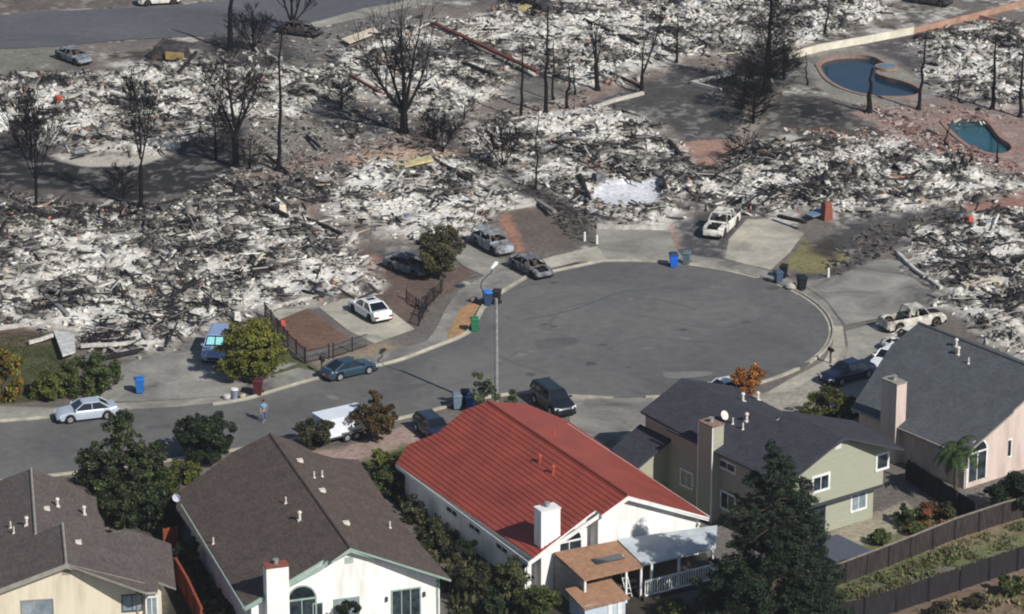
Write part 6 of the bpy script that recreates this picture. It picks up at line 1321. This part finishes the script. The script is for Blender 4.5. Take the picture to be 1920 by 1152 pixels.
tree('small grey-green sapling right of the street lamp foot', (962, 775), [(963, 742, 11, 16), (950, 752, 10, 10)], 500, .14, [(98, 108, 80), (80, 90, 66)], 11, 'sapling', 'tree', .05, inner=.1)
tree('orange autumn tree behind the charcoal roof ridge', (1402, 762), [(1402, 710, 27, 24), (1385, 712, 18, 18), (1418, 712, 17, 20), (1402, 735, 14, 14)], 2600, .14, OR_, 12, inner=.3)
tree('rounded olive hedge bush left of the slate roof', (1560, 800), [(1560, 760, 44, 34), (1530, 772, 30, 26), (1590, 765, 26, 28)], 5200, .16, [(84, 86, 40), (64, 68, 34), (100, 98, 50)], 13, 'hedge_bush', 'bush', .1)
tree('dark bush at the bottom edge right of the pink house', (1895, 965), [(1893, 925, 42, 36), (1915, 912, 30, 28), (1870, 935, 24, 22)], 5000, .15, GD, 14, 'leafy_bush', 'bush', .1)
SH = [((275, 985), (285, 945, 34, 34), GD, 'dark shrub under the big ragged tree at its right'), ((185, 960), (178, 935, 26, 30), G1+GD, 'green shrub under the big ragged tree at its left'), ((320, 945), (318, 920, 18, 22), GY+GD, 'olive shrub between the dish and the big ragged tree'), ((345, 985), (343, 962, 16, 22), GD, 'narrow dark shrub just left of the brown eave'),
 ((330, 900), (345, 885, 40, 26), GY+G1, 'low yellow-green bush between the big ragged tree and the brown roof'), ((345, 1060), (348, 1030, 26, 42), GD+GDRY, 'grey-green shrub beside the left wall of the brown-roofed house'), ((305, 1000), (306, 985, 16, 26), G1, 'small bright shrub by the orange fence panel'),
 ((255, 985), (240, 970, 40, 22), GD, 'dark shrub behind the cream house roof'), ((725, 885), (728, 862, 34, 20), GY+G1, 'sunlit low bush near the pink gravel'), ((735, 930), (728, 900, 36, 28), GD+G1, 'dark bush at the corner of the red roof'), ((775, 985), (775, 955, 26, 26), GDRY+GD, 'grey shrub beside the white side wall, upper'),
 ((815, 1035), (812, 1000, 32, 34), GD+GDRY, 'dark shrub beside the white side wall, middle'), ((870, 1060), (868, 1030, 26, 24), GD, 'dark shrub below the second side window of the red-roofed house'), ((890, 1125), (885, 1085, 40, 36), GDRY+GD, 'grey-green bush at the bottom, between the white houses'),
 ((965, 1115), (962, 1078, 38, 36), G1+GDRY, 'bush at the front corner of the red-roofed house'), ((1010, 1165), (1010, 1120, 42, 34), G1, 'green bush left of the garden shed'), ((850, 1090), (850, 1060, 18, 22), GDRY, 'small shrub at the right eave of the brown roof'), ((930, 1160), (925, 1130, 30, 24), GD, 'dark low bush at the bottom edge'),
 ((1690, 985), (1700, 965, 24, 20), G1+GD, 'dark green bush in the flower bed behind the olive house'), ((1725, 978), (1735, 958, 26, 20), [(150, 84, 56), (120, 74, 50), (84, 86, 48)], 'rusty red flowering shrub behind the olive house'), ((1765, 978), (1772, 958, 22, 18), GD+GDRY, 'low shrub at the right of the rusty flowering one'),
 ((1705, 1002), (1712, 988, 26, 14), G1, 'low green shrub against the weathered fence'), ((1830, 1138), (1832, 1124, 24, 16), [(84, 76, 60), (60, 56, 44)], 'brown dried shrub on the bottom right slope, middle one'), ((1768, 1160), (1768, 1144, 22, 16), [(84, 76, 60), (60, 56, 44)], 'brown dried shrub on the bottom right slope, left one'), ((1890, 1118), (1892, 1098, 24, 18), G1, 'green shrub on the bottom right slope'),
 ((1240, 905), (1245, 880, 24, 26), GD, 'dark bush in the gap between the red roof and the olive house'), ((1655, 1020), (1652, 1006, 24, 12), G1, 'small green shrub beside the low slate blue deck'), ((1275, 1160), (1270, 1140, 34, 18), G1, 'green shrub at the bottom edge below the white railing'), ((760, 1130), (655, 1140, 22, 12), GD, 'shrub in front of the lower window of the brown-roofed house')]
for i, (b, c, pal, lb) in enumerate(SH):
    if lb.startswith('shrub in front'): b = (655, 1200)
    c = (c[0], c[1], c[2]*.9, c[3]*.86); tree(lb, b, [c, (c[0]+c[2]*.4, c[1]+c[3]*.2, c[2]*.6, c[3]*.7), (c[0]-c[2]*.4, c[1]+c[3]*.25, c[2]*.6, c[3]*.6)], int(500+c[2]*c[3]*1.6), .14, pal, 40+i, 'garden_shrub', 'bush', .05)
# weeds between the two fences and low ground cover in the side yards
def weeds(P, n, size, pal, seed, label, hmax=.35, name='weeds'):
    W = poly(P); rng = np.random.default_rng(seed); xs = [p[0] for p in W]; ys = [p[1] for p in W]
    x = rng.uniform(min(xs), max(xs), n*3); y = rng.uniform(min(ys), max(ys), n*3); k = (sdf(x, y, W) > 0) & (fbm(x, y, .8, 3, seed) > .46+rng.normal(0, .05, len(x))); x = x[k][:n]; y = y[k][:n]
    mb = MB()
    for a, b in zip(x, y):
        h = rng.uniform(.04, hmax)*(.4+1.2*float(vnoise(np.array([a]), np.array([b]), seed)[0])); c = lin(pal[rng.integers(len(pal))]); f = rng.uniform(.6, 1.3); c = tuple(v*f for v in c); th = rng.uniform(0, 3.14); s = size*rng.uniform(.6, 1.4); dx, dy = cos(th)*s, sin(th)*s; lx, ly = rng.normal(0, .1, 2)
        mb.add([(a-dx, b-dy, 0.0), (a+dx, b+dy, 0.0), (a+dx*.8+lx, b+dy*.8+ly, h), (a-dx*.8+lx, b-dy*.8+ly, h*.8)], [(0, 1, 2, 3)], 0, c)
    tag(mb.build(name, leafm, col=True), label, 'weeds', None, 'stuff')
weeds([(1545,1118),(1625,1086),(1707,1054),(1790,1020),(1880,990),(1960,966),(1960,1045),(1800,1098),(1680,1138),(1560,1172)], 6000, .05, [(80, 90, 52), (98, 104, 66), (66, 78, 46), (116, 110, 80), (108, 92, 68)], 3, 'green and rusty weeds on the strip between the two board fences')
weeds([(1500,1240),(1500,1200),(1680,1160),(1940,1075),(1960,1260)], 1600, .09, [(92, 100, 52), (112, 100, 70), (130, 112, 84)], 4, 'sparse weeds on the brown slope at the bottom right')
weeds([(700,860),(760,870),(830,980),(900,1060),(1010,1150),(860,1190),(800,1030),(740,940)], 5000, .12, GD+GDRY+[(44, 50, 32)], 5, 'dark undergrowth in the side yard between the white houses', .7)
weeds([(1680,985),(1790,950),(1830,985),(1720,1018)], 1500, .08, [(150, 84, 56), (84, 92, 50), (112, 100, 60)], 6, 'flower bed plants along the weathered fence', .35)
weeds([(0,625),(100,625),(140,700),(110,745),(0,752)], 3000, .05, [(70, 76, 44), (62, 66, 40), (84, 84, 52)], 7, 'short dark lawn grass at the left', .07)
weeds([(140,910),(330,885),(345,1060),(320,1010),(195,975)], 2600, .13, GD+[(44, 50, 32)], 9, 'dark undergrowth between the cream and brown-roofed houses', .8)
weeds([(330,1060),(360,1050),(450,1150),(440,1190),(400,1190)], 1200, .12, GD+GDRY, 8, 'undergrowth beside the rust-red fence', .5)
# the big conifer: layered drooping boughs on one tapering trunk
def conifer(label, base, top, rad, n, seed, pal, low=.08, irr=.3):
    x, y = G(*base); h, tx = GA(top[0], top[1], x, y); t = thing('conifer', label, 'tree', (x, y, 0)); rr = random.Random(seed)
    mb = MB(); mb.tube((0, 0, 0), (tx-x, 0, h), rad*.07, .04, 8); bl = []
    for i in range(n):
        f = low+(1-low)*(i/n)**1.05; a = rr.uniform(0, 6.283); l = rad*((1-f)**.72)*rr.uniform(1-irr, 1.05)+.15; p = Vector(((tx-x)*f, 0, h*f)); q = p+Vector((cos(a)*l, sin(a)*l, -.12*l+.3))
        mb.tube(p, q, .05*(1.3-f), .015, 4)
        for s in (.45, .75, 1.0): c = p.lerp(q, s); w_ = (.34+.42*(1-f))*(.8+.5*s); bl.append((c.x, c.y, c.z, w_*1.15, w_*1.15, w_*.55))
    mb.build('trunk', bark, t); return t, bl
t, bl = conifer('big dark conifer in front of the olive house', (1447, 1185), (1452, 845), 5.1, 170, 3, GCON); foliage('crown', bl, 46000, .16, GCON+[(58, 72, 48)], 5, t, inner=.1, upb=.5, aspect=.4, clump=1.5)
t, bl = conifer('smaller dark conifer at the right shoulder of the big one', (1512, 1150), (1502, 900), 2.2, 60, 4, GCON); foliage('crown', bl, 13000, .14, GCON, 6, t, inner=.1, upb=.5, aspect=.4, clump=1.5)
# palm
x, y = G(1790, 945); pm = thing('palm_tree', 'young palm tree in front of the pink house', 'tree', (x, y, 0)); ph, _ = GA(1790, 842, x, y)
mb = MB()
for i in range(8): mb.tube((0, 0, ph*i/8), (0, 0, ph*(i+1)/8), .17, .15, 9)
mb.build('trunk', bark, pm); rr = random.Random(4)
for k in range(28):
    a = k*2.4; el = rr.uniform(-.3, 1.1); mb = MB(); L = rr.uniform(1.7, 2.3); q = Vector((0, 0, ph)); d = Vector((cos(a)*cos(el), sin(a)*cos(el), sin(el))); side = Vector((-sin(a), cos(a), 0))
    for s in range(12):
        d = (d+Vector((0, 0, -.15))).normalized(); n = q+d*L/12; w_ = .36*sin(pi*(s+1.2)/13.5)
        c0 = lin(rr.choice([(48, 66, 34), (64, 82, 40), (36, 50, 28)]))
        for sg in (-1, 1): mb.add([q, n, n+side*sg*w_+Vector((0, 0, -.1)), q+side*sg*w_*.9+d*.08+Vector((0, 0, -.1))], [(0, 1, 2, 3)], 0, c0)
        q = n
    mb.build('frond', leafm, pm, col=True)

# ------------------------------------------------------------------ the pedestrian
def skin(name, V, E, R, m, parent, sub=1):
    me = bpy.data.meshes.new(name); me.from_pydata(V, E, []); me.materials.append(m); o = bpy.data.objects.new(name, me); COL.objects.link(o); o.parent = parent
    md = o.modifiers.new('skin', 'SKIN'); md.use_smooth_shade = True
    for i, r in enumerate(R): me.skin_vertices[0].data[i].radius = (r, r) if not isinstance(r, tuple) else r
    me.skin_vertices[0].data[0].use_root = True
    s = o.modifiers.new('sub', 'SUBSURF'); s.levels = sub; s.render_levels = sub; return o
x, y = G(495, 793); pe = thing('person', 'person in a light blue shirt and jeans walking in the street', 'person', (x, y, .03), radians(200))
skm = mat('skin', (196, 148, 120), (184, 136, 108), 5, .6); shm = mat('blue_shirt', (110, 150, 176), (96, 136, 164), 6, .9); jm = mat('jeans', (86, 108, 150), (70, 92, 132), 8, .9); hm = mat('dark_hair', (40, 34, 32), (30, 26, 24), 8, .8)
V = [(0, 0, .95), (0, .0, 1.15), (0, .0, 1.38), (0, 0, 1.50), (0, .02, 1.60), (0, .03, 1.68), (.19, 0, 1.40), (.24, -.03, 1.13), (.24, .10, .90), (.24, .12, .82), (-.19, 0, 1.40), (-.25, .02, 1.13), (-.24, -.06, .90), (-.24, -.08, .82), (.10, 0, .90), (.11, .12, .50), (.11, .10, .08), (.11, .22, .03), (-.10, 0, .90), (-.11, -.08, .50), (-.11, -.22, .12), (-.11, -.12, .03)]
E_ = [(0, 1), (1, 2), (2, 3), (3, 4), (4, 5), (2, 6), (6, 7), (7, 8), (8, 9), (2, 10), (10, 11), (11, 12), (12, 13), (0, 14), (14, 15), (15, 16), (16, 17), (0, 18), (18, 19), (19, 20), (20, 21)]
R = [(.15, .11), (.14, .10), (.16, .10), .06, .09, .08, .055, .042, .03, .022, .055, .042, .03, .022, .085, .06, .04, .04, .085, .06, .04, .04]
# five fingers on each hand
for hi, s in ((9, 1), (13, -1)):
    hx, hy, hz = V[hi]
    for k, (dx, dy, dz) in enumerate(((-.028, .03, -.075), (-.010, .03, -.085), (.010, .028, -.08), (.028, .02, -.068), (-.04*s, .045, -.03))):
        V.append((hx+dx*.6, hy+dy*.4, hz+dz*.45)); R.append(.010); E_.append((hi, len(V)-1)); V.append((hx+dx, hy+dy, hz+dz)); R.append(.007); E_.append((len(V)-2, len(V)-1))
bd = skin('body', V, E_, R, skm, pe)
skin('shirt', [(0, 0, .95), (0, 0, 1.15), (0, 0, 1.38), (0, 0, 1.47), (.19, 0, 1.40), (.235, -.02, 1.18), (-.19, 0, 1.40), (-.245, .015, 1.18)], [(0, 1), (1, 2), (2, 3), (2, 4), (4, 5), (2, 6), (6, 7)], [(.185, .15), (.185, .15), (.20, .14), .085, .095, .075, .095, .075], shm, bd)
skin('trousers', [(0, 0, .98), (.10, 0, .88), (.11, .12, .50), (.11, .10, .10), (-.10, 0, .88), (-.11, -.08, .50), (-.11, -.21, .15)], [(0, 1), (1, 2), (2, 3), (0, 4), (4, 5), (5, 6)], [(.165, .12), .105, .08, .065, .105, .08, .065], jm, bd)
skin('hair', [(0, -.015, 1.66), (0, .0, 1.73), (0, -.04, 1.60)], [(0, 1), (0, 2)], [.095, .075, .06], hm, bd)
mb = MB()
for s in (-1, 1): mb.tube((s*.035, .105, 1.655), (s*.035, .118, 1.655), .012, n=6)
mb.build('eyes', dark_hole, bd); mb = MB(); mb.tube((0, .10, 1.635), (0, .135, 1.615), .012, .018, 6); mb.tube((-.025, .108, 1.585), (.025, .108, 1.585), .008, n=5)
for s in (-1, 1): mb.tube((s*.085, .02, 1.61), (s*.095, .02, 1.66), .02, n=6)
mb.build('face', skm, bd)
print('objects', len(bpy.data.objects))

# ------------------------------------------------------------------ the air: thin even haze, added to lift blacks and soften contrast, round the camera and the whole place
hz = MB(); hz.box(-430, 430, -70, 830, -3, 97); ho = hz.build('haze', bpy.data.materials.new('haze_air')); tag(ho, 'thin pale haze added to soften contrast over the whole neighbourhood', 'haze', None, 'stuff')
hm_ = ho.data.materials[0]; hm_.use_nodes = True; ht = hm_.node_tree; ht.nodes.remove(ht.nodes['Principled BSDF'])
pv = ht.nodes.new('ShaderNodeVolumePrincipled'); pv.inputs['Color'].default_value = (.86, .90, 1, 1); pv.inputs['Density'].default_value = .00012; pv.inputs['Anisotropy'].default_value = .2
ht.links.new(pv.outputs[0], ht.nodes['Material Output'].inputs['Volume'])
